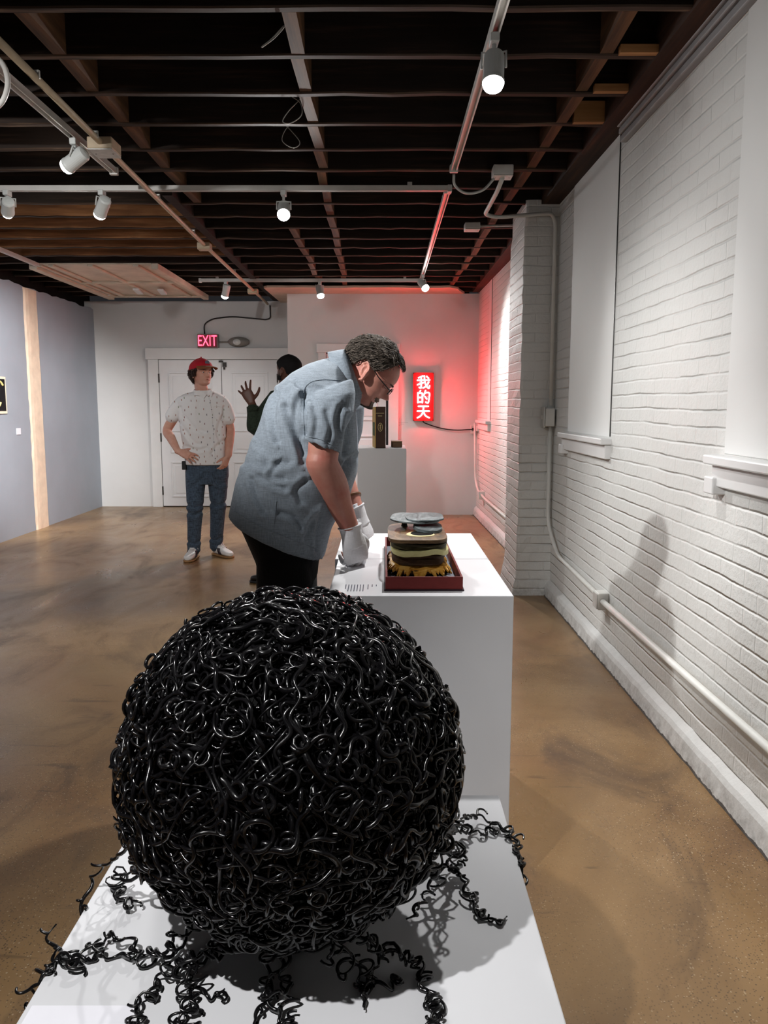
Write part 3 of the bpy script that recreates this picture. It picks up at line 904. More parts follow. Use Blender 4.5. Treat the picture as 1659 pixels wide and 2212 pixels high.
# ================================================================== NEON SIGN
M['neon'] = emit('neon tube', (1, .035, .04, 1), 120)
M['neon_core'] = emit('neon tube core', (1, .30, .30, 1), 5)
M['sign_red'] = plain('red sign box', srgb(96, 4, 9), .5, .4, var=.05)
sx0, sx1, sz0, sz1 = .372, .634, 1.225, 1.835
yb = YR - .065
sg = empty('neon_sign', ((sx0 + sx1) / 2, YR, (sz0 + sz1) / 2)); tag(sg, 'red box sign with three glowing white neon characters on the projecting wall', 'neon sign')
m = MB(); m.box(sx0, sx1, yb, YR - .001, sz0, sz1); part('sign_box', m, M['sign_red'], sg, bevel=.004)
m = MB()
for a, b_, c, d in ((sx0, sx0 + .012, sz0, sz1), (sx1 - .012, sx1, sz0, sz1), (sx0, sx1, sz0, sz0 + .012), (sx0, sx1, sz1 - .012, sz1)):
    m.box(a, b_, yb - .004, yb + .005, c, d)
part('sign_rim', m, M['sign_red'], sg)
CH = {
 'wo': [[(.44, .97), (.30, .90), (.12, .84)], [(.03, .64), (.97, .66)], [(.31, .88), (.31, .12), (.27, .05), (.17, .10)], [(.03, .30), (.50, .46)],
        [(.56, .97), (.58, .66), (.66, .34), (.80, .10), (.92, .03), (.96, .22)], [(.90, .50), (.78, .30), (.62, .14), (.46, .05)], [(.74, .93), (.88, .80)]],
 'de': [[(.27, .98), (.20, .82)], [(.07, .80), (.07, .06)], [(.07, .80), (.42, .80), (.42, .06)], [(.07, .45), (.42, .45)], [(.07, .10), (.42, .10)],
        [(.66, .98), (.60, .78), (.50, .60)], [(.60, .80), (.94, .80), (.93, .36), (.88, .08), (.80, .03), (.68, .10)], [(.62, .52), (.75, .34)]],
 'tian': [[(.12, .90), (.88, .90)], [(.04, .52), (.96, .52)], [(.50, .90), (.49, .58), (.40, .30), (.24, .12), (.04, .02)], [(.50, .52), (.58, .30), (.74, .12), (.96, .02)]],
}
cw, chh = .165, .165
for kx, (nm, zc) in enumerate((('wo', 1.715), ('de', 1.53), ('tian', 1.345))):
    m = MB()
    for st in CH[nm]:
        P = [Vector((.503 - cw / 2 + a * cw, yb - .036, zc - chh / 2 + b_ * chh)) for a, b_ in st]
        if len(P) > 2 and nm != 'de' or len(P) > 4: P = [Vector(q) for q in spline(P, 5)]
        elif len(P) == 3: P = bend(P, .02, 5)
        m.tube(P, .0085, 10)
        for e in (P[0], P[-1]): m.sphere(e, .0085, 8)
    o = part('neon_character', m, M['neon'], sg, smooth=True)
m = MB()
for zc in (1.715, 1.53, 1.345):
    for dx in (-.05, .05):
        m = MB(); m.tube([(.503 + dx, yb, zc), (.503 + dx, yb - .03, zc)], .004, 6)
        part('tube_support', m, M['glass_clear'], sg)
pipe('neon_power_cord', [(.50, YR - .03, 1.222), (.53, YR - .03, 1.195), (.66, YR - .02, 1.15), (.80, YR - .018, 1.118), (.95, YR - .018, 1.105), (1.08, YR - .02, 1.112), (1.14, YR - .05, 1.115)], .007, M['black_rubber'], 'thin black cord sagging from the neon sign to the corner outlet', 'cord')

# ================================================================== FRAMELESS PRINT AND CARDS ON THE WALLS
M['paper'] = plain('cream paper', srgb(232, 226, 204), .7, .2, var=.03)
M['card'] = plain('white card', srgb(236, 236, 244), .6, .3, var=.01)
M['ink_black'] = plain('black ink', srgb(24, 24, 28), .7, .2, var=.35, scale=14)
M['ink_yellow'] = plain('pale yellow ink', srgb(226, 214, 140), .7, .2, var=.08)
pr = empty('art_print', (-3.99, 8.35, 1.53)); tag(pr, 'black abstract print with cream loops on the drywall partition', 'print')
m = MB(); m.box(-3.998, -3.99, 8.12, 8.6, 1.335, 1.72); part('paper', m, M['paper'], pr)
m = MB(); m.box(-3.9895, -3.986, 8.15, 8.57, 1.365, 1.695); part('printed_field', m, M['ink_black'], pr)
m = MB()
m.tube(spline([(-3.985, 8.18, 1.62), (-3.985, 8.36, 1.66), (-3.985, 8.46, 1.665), (-3.985, 8.52, 1.63)], 6), .013, 6)
m.tube(spline([(-3.985, 8.2, 1.43), (-3.985, 8.36, 1.40), (-3.985, 8.42, 1.42), (-3.985, 8.45, 1.45)], 6), .012, 6)
part('loop_marks', m, M['ink_yellow'], pr, smooth=True)
m = MB(); m.box(-3.998, -3.994, 8.8, 8.9, 1.105, 1.175)
o = obj('wall_label', m, M['card']); tag(o, 'small blank white label card beside the print', 'label'); localise(o.data, (-3.996, 8.85, 1.14)); o.location = (-3.996, 8.85, 1.14)
M['lettering'] = plain('grey vinyl lettering', srgb(96, 98, 112), .6, .3, var=.02)
m = MB()
for i in range(3): m.box(.19, .31 - .05 * i, YR - .0012, YR - .0002, 1.20 - .02 * i, 1.204 - .02 * i)
M['faint_ink'] = plain('faint caption ink', srgb(168, 160, 164), .6, .3, var=.02)
o = obj('wall_caption', m, M['faint_ink']); tag(o, 'faint grey caption lines below the neon sign', 'caption'); localise(o.data, (.28, YR, 1.18)); o.location = (.28, YR, 1.18)
# ================================================================== PEDESTALS
def pedestal(x0, x1, y0, y1, z, label, lean=0):
    root = empty('pedestal', ((x0 + x1) / 2, (y0 + y1) / 2, 0)); tag(root, label, 'pedestal')
    m = MB(); m.box(x0, x1, y0, y1, .0, z)
    part('pedestal_body', m, M['pedestal'], root, bevel=.003)
    return root
PZ = .45
pedestal(-.583, .289, 1.04, 1.914, PZ, 'low wide white pedestal under the black tangled ball sculpture')
pedestal(-.156, .358, 2.17, 2.708, .90, 'white pedestal under the front half of the dark red tray')
pedestal(-.168, .358, 2.712, 3.27, .90, 'white pedestal behind the tray, butted against its twin')
pedestal(-.198, .166, 5.98, 6.5, 1.105, 'tall narrow white pedestal carrying the upright brown book')

# label texts
m = MB(); m.box(-.585 + .012, -.40, 1.0 + .045, 1.195, PZ + .0005, PZ + .0016)
o = obj('caption_card', m, M['card']); tag(o, 'bluish white caption card on the corner of the low pedestal', 'caption card')
localise(o.data, (-.5, 1.12, PZ)); o.location = (-.5, 1.12, PZ)
m = MB()
for i in range(4):
    x = -.545 + .03 * i
    m = MB()
    for k in range(3 - i % 2):
        m.box(x, x + .0045, 1.05 + .022 * k, 1.05 + .022 * k + .022, PZ + .0016, PZ + .0021)
    part('lettering', m, M['lettering'], o)
m = MB()
for i, (n_, L) in enumerate(((0, .055), (1, .085), (2, .085), (3, .085), (4, .085), (5, .085), (6, .085), (7.6, .06), (9, .03), (10.4, .02))):
    x = -.112 + .0085 * n_
    for k in range(int(L / .006)):
        m.box(x, x + .0024, 2.225 + .006 * k + (.085 - L), 2.225 + .006 * k + .0045 + (.085 - L), .9002, .9012)
o = obj('wall_text', m, M['lettering']); tag(o, 'tiny grey caption text lying on the pedestal by the red tray', 'caption')
o.name = 'caption_text'; localise(o.data, (-.07, 2.26, .9)); o.location = (-.07, 2.26, .9)

# ================================================================== RED TRAY AND STACKED BOOK SCULPTURE
M['tray_red'] = plain('dark red book cloth', srgb(118, 44, 42), .7, .3, var=.08, scale=60, bump=.2, bscale=600, bdist=.001)
M['tray_grey'] = plain('slate grey lining', srgb(126, 130, 140), .8, .2, var=.05)
M['tray_dark'] = plain('plum black cloth', srgb(48, 30, 42), .7, .3, var=.08)
tx0, tx1, ty0, ty1, tz = .004, .223, 2.23, 2.93, .9005
tr = empty('book_tray', ((tx0 + tx1) / 2, (ty0 + ty1) / 2, tz)); tag(tr, 'dark red cloth tray holding the stacked book sculpture', 'tray')
m = MB(); m.box(tx0 - .004, tx1 + .004, ty0 - .004, ty1 + .004, tz, tz + .004); part('base_board', m, M['tray_dark'], tr, bevel=.001)
m = MB(); m.box(tx0 + .006, tx1 - .006, ty0 + .006, ty1 - .006, tz + .004, tz + .007); part('lining', m, M['tray_grey'], tr)
m = MB(); m.box(tx0, tx1, ty0, ty0 + .006, tz + .004, tz + .04); part('front_wall', m, M['tray_red'], tr, bevel=.001)
m = MB(); m.box(tx0, tx1, ty1 - .006, ty1, tz + .004, tz + .04); part('back_wall', m, M['tray_red'], tr, bevel=.001)
for a in (tx0, tx1 - .006):
    m = MB(); m.box(a, a + .006, ty0 + .006, ty1 - .006, tz + .004, tz + .04); part('side_wall', m, M['tray_red'], tr, bevel=.001)

def blob_outline(cx, cy, hx, hy, n=96, p=3.2, wob=0, seed=0, teeth=0, tooth=0):
    r = random.Random(seed); ph = [r.uniform(0, 6.28) for _ in range(6)]
    out = []
    for i in range(n):
        t = 2 * PI * i / n
        ct, st = math.cos(t), math.sin(t)
        e = 2 / p
        k = 1 + wob * (math.sin(3 * t + ph[0]) + .6 * math.sin(5 * t + ph[1]) + .4 * math.sin(9 * t + ph[2])) / 2
        if teeth:
            q = (math.sin(teeth * t + ph[3] + 1.3 * math.sin(7 * t + ph[4])) + .7 * math.sin(teeth * 1.9 * t + ph[5])) / 1.7
            k += tooth * max(-1, min(1, q * 2))
        out.append((cx + hx * k * math.copysign(abs(ct) ** e, ct), cy + hy * k * math.copysign(abs(st) ** e, st)))
    return out
def slab(outline, z0, z1, zf=None):
    m = MB(); n = len(outline)
    f = zf or (lambda x, y: 0)
    cx = sum(p[0] for p in outline) / n; cy = sum(p[1] for p in outline) / n
    V = []
    RINGS = (1.0, .985, .8, .5, .2)
    def ring(z, s): return [(cx + (x - cx) * s, cy + (y - cy) * s, z + f(cx + (x - cx) * s, cy + (y - cy) * s)) for x, y in outline]
    top = [ring(z1 - .001, 1.0), ring(z1, .985), ring(z1, .8), ring(z1, .5), ring(z1, .2)]
    bot = [ring(z0 + .001, 1.0), ring(z0, .985), ring(z0, .8), ring(z0, .5), ring(z0, .2)]
    rings = bot[::-1] + top
    for r_ in rings: V += r_
    Fc = []
    for j in range(len(rings) - 1):
        for i in range(n):
            i2 = (i + 1) % n
            Fc.append((j * n + i, j * n + i2, (j + 1) * n + i2, (j + 1) * n + i))
    Fc.append(tuple(range(n - 1, -1, -1))); Fc.append(tuple((len(rings) - 1) * n + i for i in range(n)))
    return m.add(V, Fc)
def wood_print(name, a, b_, c):
    t = NT(name); o = t.oco()
    g = t.noise(t.scalev(o, (1, .35, 4)), 26, 6, .65, 1.6)
    cc = t.ramp(g, [(.3, a), (.5, b_), (.72, c)])
    f = t.noise(o, 160, 3)
    cc = t.mix(t.math('MULTIPLY', f, .3), cc, a)
    return t.set(cc, .6, .3)
M['gold_fringe'] = wood_print('amber fringe paper', srgb(168, 106, 30), srgb(222, 164, 66), srgb(242, 204, 118))
M['brown_page'] = wood_print('dark brown page', srgb(44, 30, 20), srgb(76, 54, 34), srgb(96, 72, 46))
M['cream_page'] = wood_print('pale straw page', srgb(196, 188, 124), srgb(216, 208, 150), srgb(226, 220, 168))
M['olive_page'] = wood_print('olive page', srgb(40, 38, 24), srgb(72, 66, 42), srgb(98, 92, 62))
M['bark_page'] = wood_print('bark brown page', srgb(62, 46, 30), srgb(108, 84, 56), srgb(146, 118, 82))
M['pale_ring'] = plain('pale cream ring', srgb(226, 210, 160), .6, .3, var=.06)
M['hole_shadow_black'] = plain('black opening and shadow', srgb(14, 12, 10), .9, .1)
M['stone_page'] = wood_print('grey stone printed page', srgb(76, 82, 84), srgb(118, 126, 128), srgb(170, 176, 176))
M['stone_dark'] = wood_print('dark slate page', srgb(56, 62, 64), srgb(96, 106, 108), srgb(138, 148, 150))
cx, cy = .108, 2.565
bk = empty('book_sculpture', (cx, cy, tz + .007)); tag(bk, 'sculpture of cut book pages, grey slabs on top of amber fringe', 'sculpture')
z0 = tz + .0072
def zz(z): return z
m = slab(blob_outline(cx - .002, cy - .005, .094, .18, 300, 4, .02, 3, 34, .05), z0, z0 + .0012); part('fringe_shadow', m, M['hole_shadow_black'], bk)  # flat black layer painting the shadow below the amber fringe
m = slab(blob_outline(cx, cy, .080, .17, 120, 4, .03, 8), z0 + .004, z0 + .016); part('fringe_underside', m, M['brown_page'], bk)
m = slab(blob_outline(cx + .002, cy, .096, .182, 400, 4, .03, 5, 27, .075), .908, .9155, lambda x, y: .052 * max(0, 1 - max(abs((x - cx) / .1) ** 3, abs((y - cy) / .185) ** 3) ** .667) + .004 * math.sin(x * 110)); part('amber_fringe', m, M['gold_fringe'], bk)
m = slab(blob_outline(cx, cy, .082, .162, 96, 4, .03, 6), .938, .958); part('dark_pages', m, M['brown_page'], bk)
m = slab(blob_outline(cx, cy, .086, .166, 96, 4, .03, 26), .9585, .969, lambda x, y: .002 * math.sin(x * 60)); part('dark_pages', m, M['brown_page'], bk)
m = slab(blob_outline(cx + .002, cy - .008, .090, .172, 120, 4.5, .02, 7), .969, .985, lambda x, y: .0035 * math.sin(x * 45 + 1) + .0015 * math.sin(x * 90)); part('straw_page', m, M['cream_page'], bk, smooth=False)
m = slab(blob_outline(cx, cy, .087, .165, 96, 4.5, .02, 9), .985, .996, lambda x, y: .003 * math.sin(x * 40)); part('olive_pages', m, M['olive_page'], bk)
m = slab(blob_outline(cx, cy - .004, .088, .168, 96, 4.5, .015, 10), .996, 1.005, lambda x, y: .003 * math.sin(x * 30 + .5)); part('olive_pages', m, M['olive_page'], bk)
m = slab(blob_outline(cx - .004, cy - .006, .092, .175, 120, 4.8, .012, 11), 1.008, 1.020); part('bark_page', m, M['bark_page'], bk, smooth=False)
zt_ = 1.020
m = slab(blob_outline(cx + .006, cy - .075, .044, .05, 64, 2.2, .04, 12), zt_ - .001, zt_ + .002); part('pale_ring', m, M['pale_ring'], bk)
m = slab(blob_outline(cx + .011, cy - .066, .036, .041, 64, 2.2, .04, 13), zt_ + .0015, zt_ + .003); part('ring_opening', m, M['hole_shadow_black'], bk)
m = slab(blob_outline(cx + .034, cy + .015, .046, .075, 64, 2.4, .05, 15), zt_ + .004, zt_ + .016, lambda x, y: .06 * (y - cy) - .06 * (x - cx)); part('stone_slab', m, M['stone_dark'], bk)
m = slab(blob_outline(cx - .008, cy + .07, .080, .085, 64, 2.5, .05, 16), zt_ + .024, zt_ + .030, lambda x, y: -.04 * (x - cx) + .05 * (y - cy)); part('stone_slab', m, M['stone_page'], bk)
m = slab(blob_outline(cx + .026, cy + .06, .062, .075, 64, 2.6, .06, 17), zt_ + .031, zt_ + .036, lambda x, y: .02 * (x - cx) + .04 * (y - cy)); part('stone_slab', m, M['stone_dark'], bk)
for sx_, sy_, sh_ in ((0, .08, .026), (-.04, .10, .028)):
    m = MB(); m.lathe([(.011, 0), (.008, sh_ / 2), (.011, sh_)], (cx + sx_, cy + sy_, zt_), k=14)
    part('stone_support', m, M['stone_dark'], bk, smooth=True)

# ================================================================== UPRIGHT BOOK AND WOODEN BLOCK ON THE FAR PEDESTAL
M['spine_brown'] = plain('dark brown spine', srgb(60, 36, 22), .5, .4, var=.1, scale=20)
M['gilt'] = plain('dull gold edge', srgb(222, 180, 92), .5, .4, .0, var=.2, scale=25)
M['green_patch'] = plain('faded green cloth', srgb(86, 104, 66), .7, .3, var=.35, scale=40)
M['cream_ink'] = plain('cream printed mark', srgb(220, 206, 150), .6, .3, var=.05)
ub = empty('standing_book', (-.04, 6.12, 1.105)); tag(ub, 'tall dark brown book standing upright on the narrow pedestal', 'book')
bx0, bx1, by0, by1, bz0, bz1 = -.078, 0.0, 6.0, 6.24, 1.106, 1.412
rot = Matrix.Translation((-.04, 6.12, 0)) @ Matrix.Rotation(.10, 4, 'Z') @ Matrix.Translation((.04, -6.12, 0))
def upart(n, m, mat, **kw):
    me = m.mesh(n) if isinstance(m, MB) else m
    me.transform(rot); return part(n, me, mat, ub, **kw)
m = MB(); m.box(bx0 + .004, bx1, by0, by1, bz0, bz1); upart('spine_case', m, M['spine_brown'], bevel=.002)
m = MB(); m.box(bx0, bx0 + .004, by0 + .002, by1 - .002, bz0 + .002, bz1 - .002); upart('gilt_cover', m, M['gilt'])
m = MB(); m.box(bx0 - .001, bx0, by0 + .02, by1 - .04, bz0 + .09, bz0 + .19); upart('green_patch', m, M['green_patch'])
m = MB()
for a, b_, z in ((-.072, -.012, bz1 - .05), (-.058, -.026, bz1 - .07)):
    m = MB(); m.box(a, b_, by0 - .001, by0 + .001, z, z + .0035); upart('spine_line', m, M['cream_ink'])
m = MB()
P = [(-.04 + .016 * math.cos(t), by0 - .001, bz0 + .155 + .03 * math.sin(t) * (1 if True else 0)) for t in np.linspace(0, 2 * PI, 30)]
m.tube(P, .0016, 6)
m.tube([(-.046, by0 - .001, bz0 + .165), (-.034, by0 - .001, bz0 + .165)], .002, 6); m.tube([(-.046, by0 - .001, bz0 + .15), (-.034, by0 - .001, bz0 + .15)], .002, 6); m.tube([(-.04, by0 - .001, bz0 + .135), (-.04, by0 - .001, bz0 + .175)], .002, 6)
upart('spine_emblem', m, M['cream_ink'])
M['brown_box'] = plain('small brown box paper', srgb(112, 84, 62), .6, .3, var=.1, scale=30)
M['brown_box_lid'] = plain('pale brown box top', srgb(150, 118, 84), .6, .3, var=.08)
lb = empty('small_box', (.1, 6.18, 1.105)); tag(lb, 'small brown box lying beside the upright book', 'box')
m = MB(); m.box(.055, .138, 6.12, 6.26, 1.1055, 1.145); part('box_body', m, M['brown_box'], lb, bevel=.004)
m = MB(); m.box(.054, .139, 6.119, 6.261, 1.1452, 1.153); part('box_lid', m, M['brown_box_lid'], lb, bevel=.003)

# ================================================================== BLACK TANGLED BALL SCULPTURE
t = NT('glossy black rubbery plastic')
M['gloss_black'] = t.set((.0035, .0033, .004, 1), t.ramp(t.noise(t.oco(), 30, 2), [(.3, (.14, .14, .14)), (.7, (.34, .34, .34))]), .55)
t = NT('matt black core'); M['core_black'] = t.set((.0025, .0025, .0025, 1), .8, .1)
BC = np.array([-.172, 1.425, PZ + .318]); BR = .301
ball = empty('tangled_ball', (BC[0], BC[1], PZ)); tag(ball, 'large ball of tangled glossy black strands on the low pedestal', 'sculpture')
m = MB(); m.sphere(BC, BR * .90, 48); part('inner_core', m, M['core_black'], ball, smooth=True)
g = np.random.default_rng(21)
def sphere_walk(n, step, start=None, kind='loop', r0=BR, amp=.012, face=None):
    p = g.normal(size=3) if start is None else np.array(start, float); p /= np.linalg.norm(p)
    h = g.normal(size=3); h -= p * h.dot(p); h /= np.linalg.norm(h)
    out = []; k = 0; kt = g.normal() * 30
    ph = g.uniform(0, 6.28); fr = g.uniform(.08, .25); base = r0 + g.uniform(-.028, .008)
    hold = 0
    for i in range(n):
        if hold <= 0:
            if kind == 'loop': kt = g.choice([-1, 1]) * g.uniform(30, 120); hold = g.integers(5, 18)
            elif kind == 'wave': kt = -np.sign(kt if kt else 1) * g.uniform(30, 95); hold = g.integers(4, 10)
            else: kt = g.normal() * 7; hold = g.integers(8, 20)
        hold -= 1
        k += (kt - k) * .4
        a = k * step
        s = np.cross(p, h)
        h = h * math.cos(a) + s * math.sin(a)
        q = p + h * (step / r0); q /= np.linalg.norm(q)
        h = h - q * h.dot(q); h /= np.linalg.norm(h); p = q
        rr = base + amp * math.sin(ph + fr * i) + .004 * math.sin(ph * 2 + .71 * i)
        out.append(p * rr)
    return np.array(out) + BC
strands = []
for i in range(1350):
    kind = g.choice(['loop', 'wave', 'drip'], p=[.56, .26, .18])
    n = int(g.integers(26, 70))
    P = sphere_walk(n, .0075, kind=kind)
    rad = g.choice([.0020, .0028, .0036, .0048], p=[.3, .36, .24, .10])
    prof = rad * (1 + .25 * np.sin(np.arange(n) * g.uniform(.2, .6) + g.uniform(0, 6)))
    prof[0] *= .6; prof[-1] *= .6
    strands.append((P, prof))
# long straight drips running down from the crown
for i in range(40):
    az = g.uniform(0, 2 * PI)
    t0_ = g.uniform(.2, 1.4); th = np.linspace(t0_, t0_ + g.uniform(.35, .9), 50)
    a = az + .1 * np.sin(th * g.uniform(3, 10)) + .03 * np.sin(th * g.uniform(18, 40))
    rr = BR + .012 + .004 * np.sin(th * 9)
    P = BC + rr[:, None] * np.stack([np.sin(th) * np.cos(a), np.sin(th) * np.sin(a), np.cos(th)], 1)
    strands.append((P, np.full(50, g.uniform(.002, .004)) * (1 + .3 * np.sin(th * 20))))
# short curls and blobs standing proud of the outline
for i in range(420):
    p = g.normal(size=3); p /= np.linalg.norm(p)
    u = np.cross(p, g.normal(size=3)); u /= np.linalg.norm(u); w = np.cross(p, u)
    tt = np.linspace(0, g.uniform(3, 7.5), 18)
    rad = g.uniform(.007, .018)
    P = BC + p * (BR + .004) + u * (rad * np.cos(tt))[:, None] + p * (rad * .6 * np.sin(tt) + .0015 * tt)[:, None] + w * (.003 * tt)[:, None]
    strands.append((P, np.full(18, g.uniform(.002, .0042))))
tangle = many_tubes('strand_tangle', strands, 6)
o = part('strand_tangle', tangle, M['gloss_black'], ball, smooth=True); o['kind'] = 'stuff'

# tendrils: curling strands that leave the ball and lie over the pedestal edges
def curl_path(way, amp, freq, seed, n=26, floor=True):
    P = spline(way, n)
    T, U, W = frames(P)
    r = np.random.default_rng(seed)
    ds = np.concatenate([[0], np.linalg.norm(np.diff(P, axis=0), axis=1)])
    s = np.cumsum(ds)
    def smooth_noise(m):
        q = r.uniform(0, 1, int(len(P) / m) + 3); return np.interp(np.arange(len(P)) / m, np.arange(len(q)), q)
    fr = freq * .62 * (.35 + 1.5 * smooth_noise(9))
    ph = np.cumsum(ds * fr) + r.uniform(0, 6.28)
    am = amp * 1.15 * (.15 + 1.5 * smooth_noise(12)) * np.clip(s / .03, 0, 1)
    h = np.array([0, 0, 1.0])
    Q = P + am[:, None] * (np.cos(ph)[:, None] * U + np.sin(ph)[:, None] * W)
    Q[:, 2] = P[:, 2] + (Q[:, 2] - P[:, 2]) * .55
    Q += T * (am * .5 * np.sin(ph * .5))[:, None]
    def clampz(Q):
        inside = (Q[:, 0] > -.588) & (Q[:, 0] < .294) & (Q[:, 1] > 1.03) & (Q[:, 1] < 1.92)
        Q[:, 2] = np.where(inside, np.maximum(Q[:, 2], PZ + .0045), Q[:, 2]); return Q
    return clampz(Q), clampz
def hooks(Q, clampz, seed):
    """short side curls growing from a tendril"""
    r = np.random.default_rng(seed + 500); out = []
    T, U, W = frames(Q)
    for i in range(12, len(Q) - 4, int(r.integers(14, 22))):
        a = r.uniform(0, 6.28); d = U[i] * math.cos(a) + W[i] * math.sin(a); d[2] *= .4
        e = np.cross(d, [0, 0, 1.0]); R_ = r.uniform(.006, .014); turn = r.uniform(1.5, 4.5)
        th = np.linspace(0, turn, 12)
        P = Q[i] + (R_ * np.sin(th))[:, None] * d * 1.6 + (R_ * (1 - np.cos(th)))[:, None] * e
        out.append((clampz(P), np.linspace(.0030, .0022, 12)))
    return out
def bz(px, py, h=.006): return onz(px, py, PZ + h)
def bs(theta, phi, k=1.0):
    """point on ball: theta from top, phi azimuth (0 = +x, -90 = towards viewer)"""
    t, f = math.radians(theta), math.radians(phi)
    return Vector(BC) + Vector((math.sin(t) * math.cos(f), math.sin(t) * math.sin(f), math.cos(t))) * BR * k
tend = [
 ([bs(95, 5), bs(120, 0, 1.05), bz(1010, 1765, .05), bz(1050, 1772, .012), bz(1090, 1790, .01), bz(1112, 1815, .008), Vector((.298, 1.62, PZ - .03)), Vector((.297, 1.6, PZ - .075))], .009, 190),
 ([bs(100, -5), bs(122, 8, 1.03), bz(1000, 1790, .03), bz(1045, 1800, .012), bz(1075, 1785, .012), bz(1105, 1800, .01), Vector((.296, 1.66, PZ - .02)), Vector((.297, 1.63, PZ - .05))], .008, 260),
 ([bs(100, -2), bs(118, -8, 1.06), bz(985, 1835, .05), bz(990, 1880, .02), bz(1012, 1915, .008), bz(1028, 1950, .008), bz(1040, 1975, .006), bz(1070, 1988, .006), bz(1094, 1982, .004)], .010, 230),
 ([bs(98, -12), bs(116, -14, 1.05), bz(972, 1830, .06), bz(968, 1870, .035), bz(985, 1875, .02), bz(950, 1880, .02), bz(915, 1892, .03)], .009, 210),
 ([bs(130, -45, 1.02), bs(142, -48, 1.05), bz(900, 2075, .02), bz(918, 2110, .01), bz(928, 2150, .008), bz(940, 2190, .006), bz(952, 2240, .004)], .009, 260),
 ([bs(128, -50), bs(140, -54, 1.05), bz(890, 2080, .012), bz(915, 2130, .01), bz(938, 2185, .006), bz(925, 2225, .004)], .007, 330),
 ([bs(92, 178), bs(108, 182, 1.06), bs(124, 186, 1.1), bz(245, 1915, .012), bz(262, 1945, .01), bz(285, 1958, .01), bz(262, 1925, .02)], .011, 200),
 ([bs(88, 176, 1.04), bs(104, 180, 1.10), bs(118, 182, 1.17), Vector((-.592, 1.52, PZ + .02)), Vector((-.597, 1.46, PZ - .06)), Vector((-.60, 1.42, PZ - .14))], .004, 160),
 ([bs(90, 170, 1.05), bs(100, 176, 1.08), bs(112, 180, 1.10), bs(122, 182, 1.10), bz(240, 1905, .02)], .012, 150),
 ([bs(140, -140), bz(335, 2055, .02), bz(300, 2062, .008), bz(262, 2068, .008), bz(215, 2058, .01), bz(170, 2066, .008), bz(135, 2075, .006), Vector((-.592, 1.33, PZ + .01)), Vector((-.605, 1.36, PZ + .03))], .011, 170),
 ([bs(142, -138), bz(325, 2075, .015), bz(285, 2030, .02), bz(235, 2028, .016), bz(195, 2050, .012), bz(165, 2085, .008), bz(150, 2068, .006), Vector((-.594, 1.27, PZ - .01)), Vector((-.60, 1.25, PZ - .06))], .010, 240),
 ([bs(150, -118), bz(372, 2092, .02), bz(350, 2112, .008), bz(330, 2140, .008), bz(312, 2165, .008), bz(295, 2190, .008), bz(284, 2235, .004)], .013, 330),
 ([bs(148, -110), bz(395, 2085, .03), bz(400, 2130, .012), bz(415, 2165, .012), bz(405, 2200, .01), bz(430, 2240, .006)], .013, 260),
 ([bs(146, -108), bz(412, 2080, .03), bz(425, 2120, .02), bz(410, 2150, .014), bz(385, 2195, .012), bz(370, 2240, .006)], .010, 300),
 ([bs(147, -106), bz(405, 2078, .04), bz(430, 2140, .012), bz(470, 2150, .008), bz(488, 2138, .006)], .006, 220),
 ([bs(146, -92), bz(575, 2100, .03), bz(590, 2140, .012), bz(605, 2175, .012), bz(600, 2215, .01), bz(620, 2250, .006)], .013, 250),
 ([bs(145, -90), bz(600, 2095, .03), bz(580, 2150, .012), bz(560, 2190, .01), bz(545, 2240, .006)], .006, 140),
 ([bs(145, -88), bz(612, 2098, .03), bz(625, 2150, .012), bz(612, 2195, .01), bz(640, 2240, .006)], .010, 280),
 ([bs(140, -70), bz(745, 2080, .04), bz(775, 2110, .012), bz(800, 2135, .008), bz(840, 2125, .008), bz(870, 2110, .008)], .012, 300),
 ([bs(139, -66), bz(770, 2075, .04), bz(790, 2105, .012), bz(785, 2150, .008), bz(784, 2185, .004)], .005, 160),
 ([bs(140, -62), bz(810, 2040, .05), bz(825, 2060, .02), bz(808, 2100, .01), bz(815, 2130, .006)], .008, 240),
 ([bs(98, -20, 1.0), bs(112, -18, 1.07), bs(124, -14, 1.08), bz(940, 1900, .03), bz(905, 1960, .02), bz(880, 1990, .012)], .007, 180),
]
for i, (w, amp, fr) in enumerate(tend):
    P, cz_ = curl_path(w, amp, fr, 100 + i)
    n = len(P)
    r = (.0030 + .0008 * np.sin(np.arange(n) * .23 + i)) * np.clip((n - np.arange(n)) / 10, .5, 1)
    o = part('tendril', many_tubes('tendril', [(P, r)] + hooks(P, cz_, i), 7), M['gloss_black'], ball, smooth=True)
# ================================================================== PEOPLE
from mathutils.bvhtree import BVHTree
def proj(co):
    x, y, z = co[:, 0], co[:, 1], co[:, 2] - CAMZ
    f = y * _c - z * _s; u = y * _s + z * _c
    return CX + F * x / f, CY - F * u / f
def _interp(h, tab):
    a = np.array(tab); return np.interp(h, a[:, 0], a[:, 1])
def _smooth_tab(tab, n=201):
    a = np.array(tab, float); hh = np.linspace(0, 1, n); v = np.interp(hh, a[:, 0], a[:, 1])
    k = np.hanning(15); k /= k.sum()
    vp = np.concatenate([2 * v[0] - v[7:0:-1], v, 2 * v[-1] - v[-2:-9:-1]])
    s = np.convolve(vp, k, 'valid')
    w = np.clip(np.minimum(hh, 1 - hh) / .06, 0, 1)
    return np.stack([hh, s * w + v * (1 - w)], 1)
FRONT = _smooth_tab([(0, .24), (.03, .375), (.07, .425), (.11, .42), (.15, .395), (.19, .405), (.23, .42), (.28, .42), (.33, .425), (.42, .41), (.48, .40), (.53, .425), (.58, .45), (.66, .452), (.75, .425), (.84, .355), (.92, .245), (.97, .13), (1, .01)])
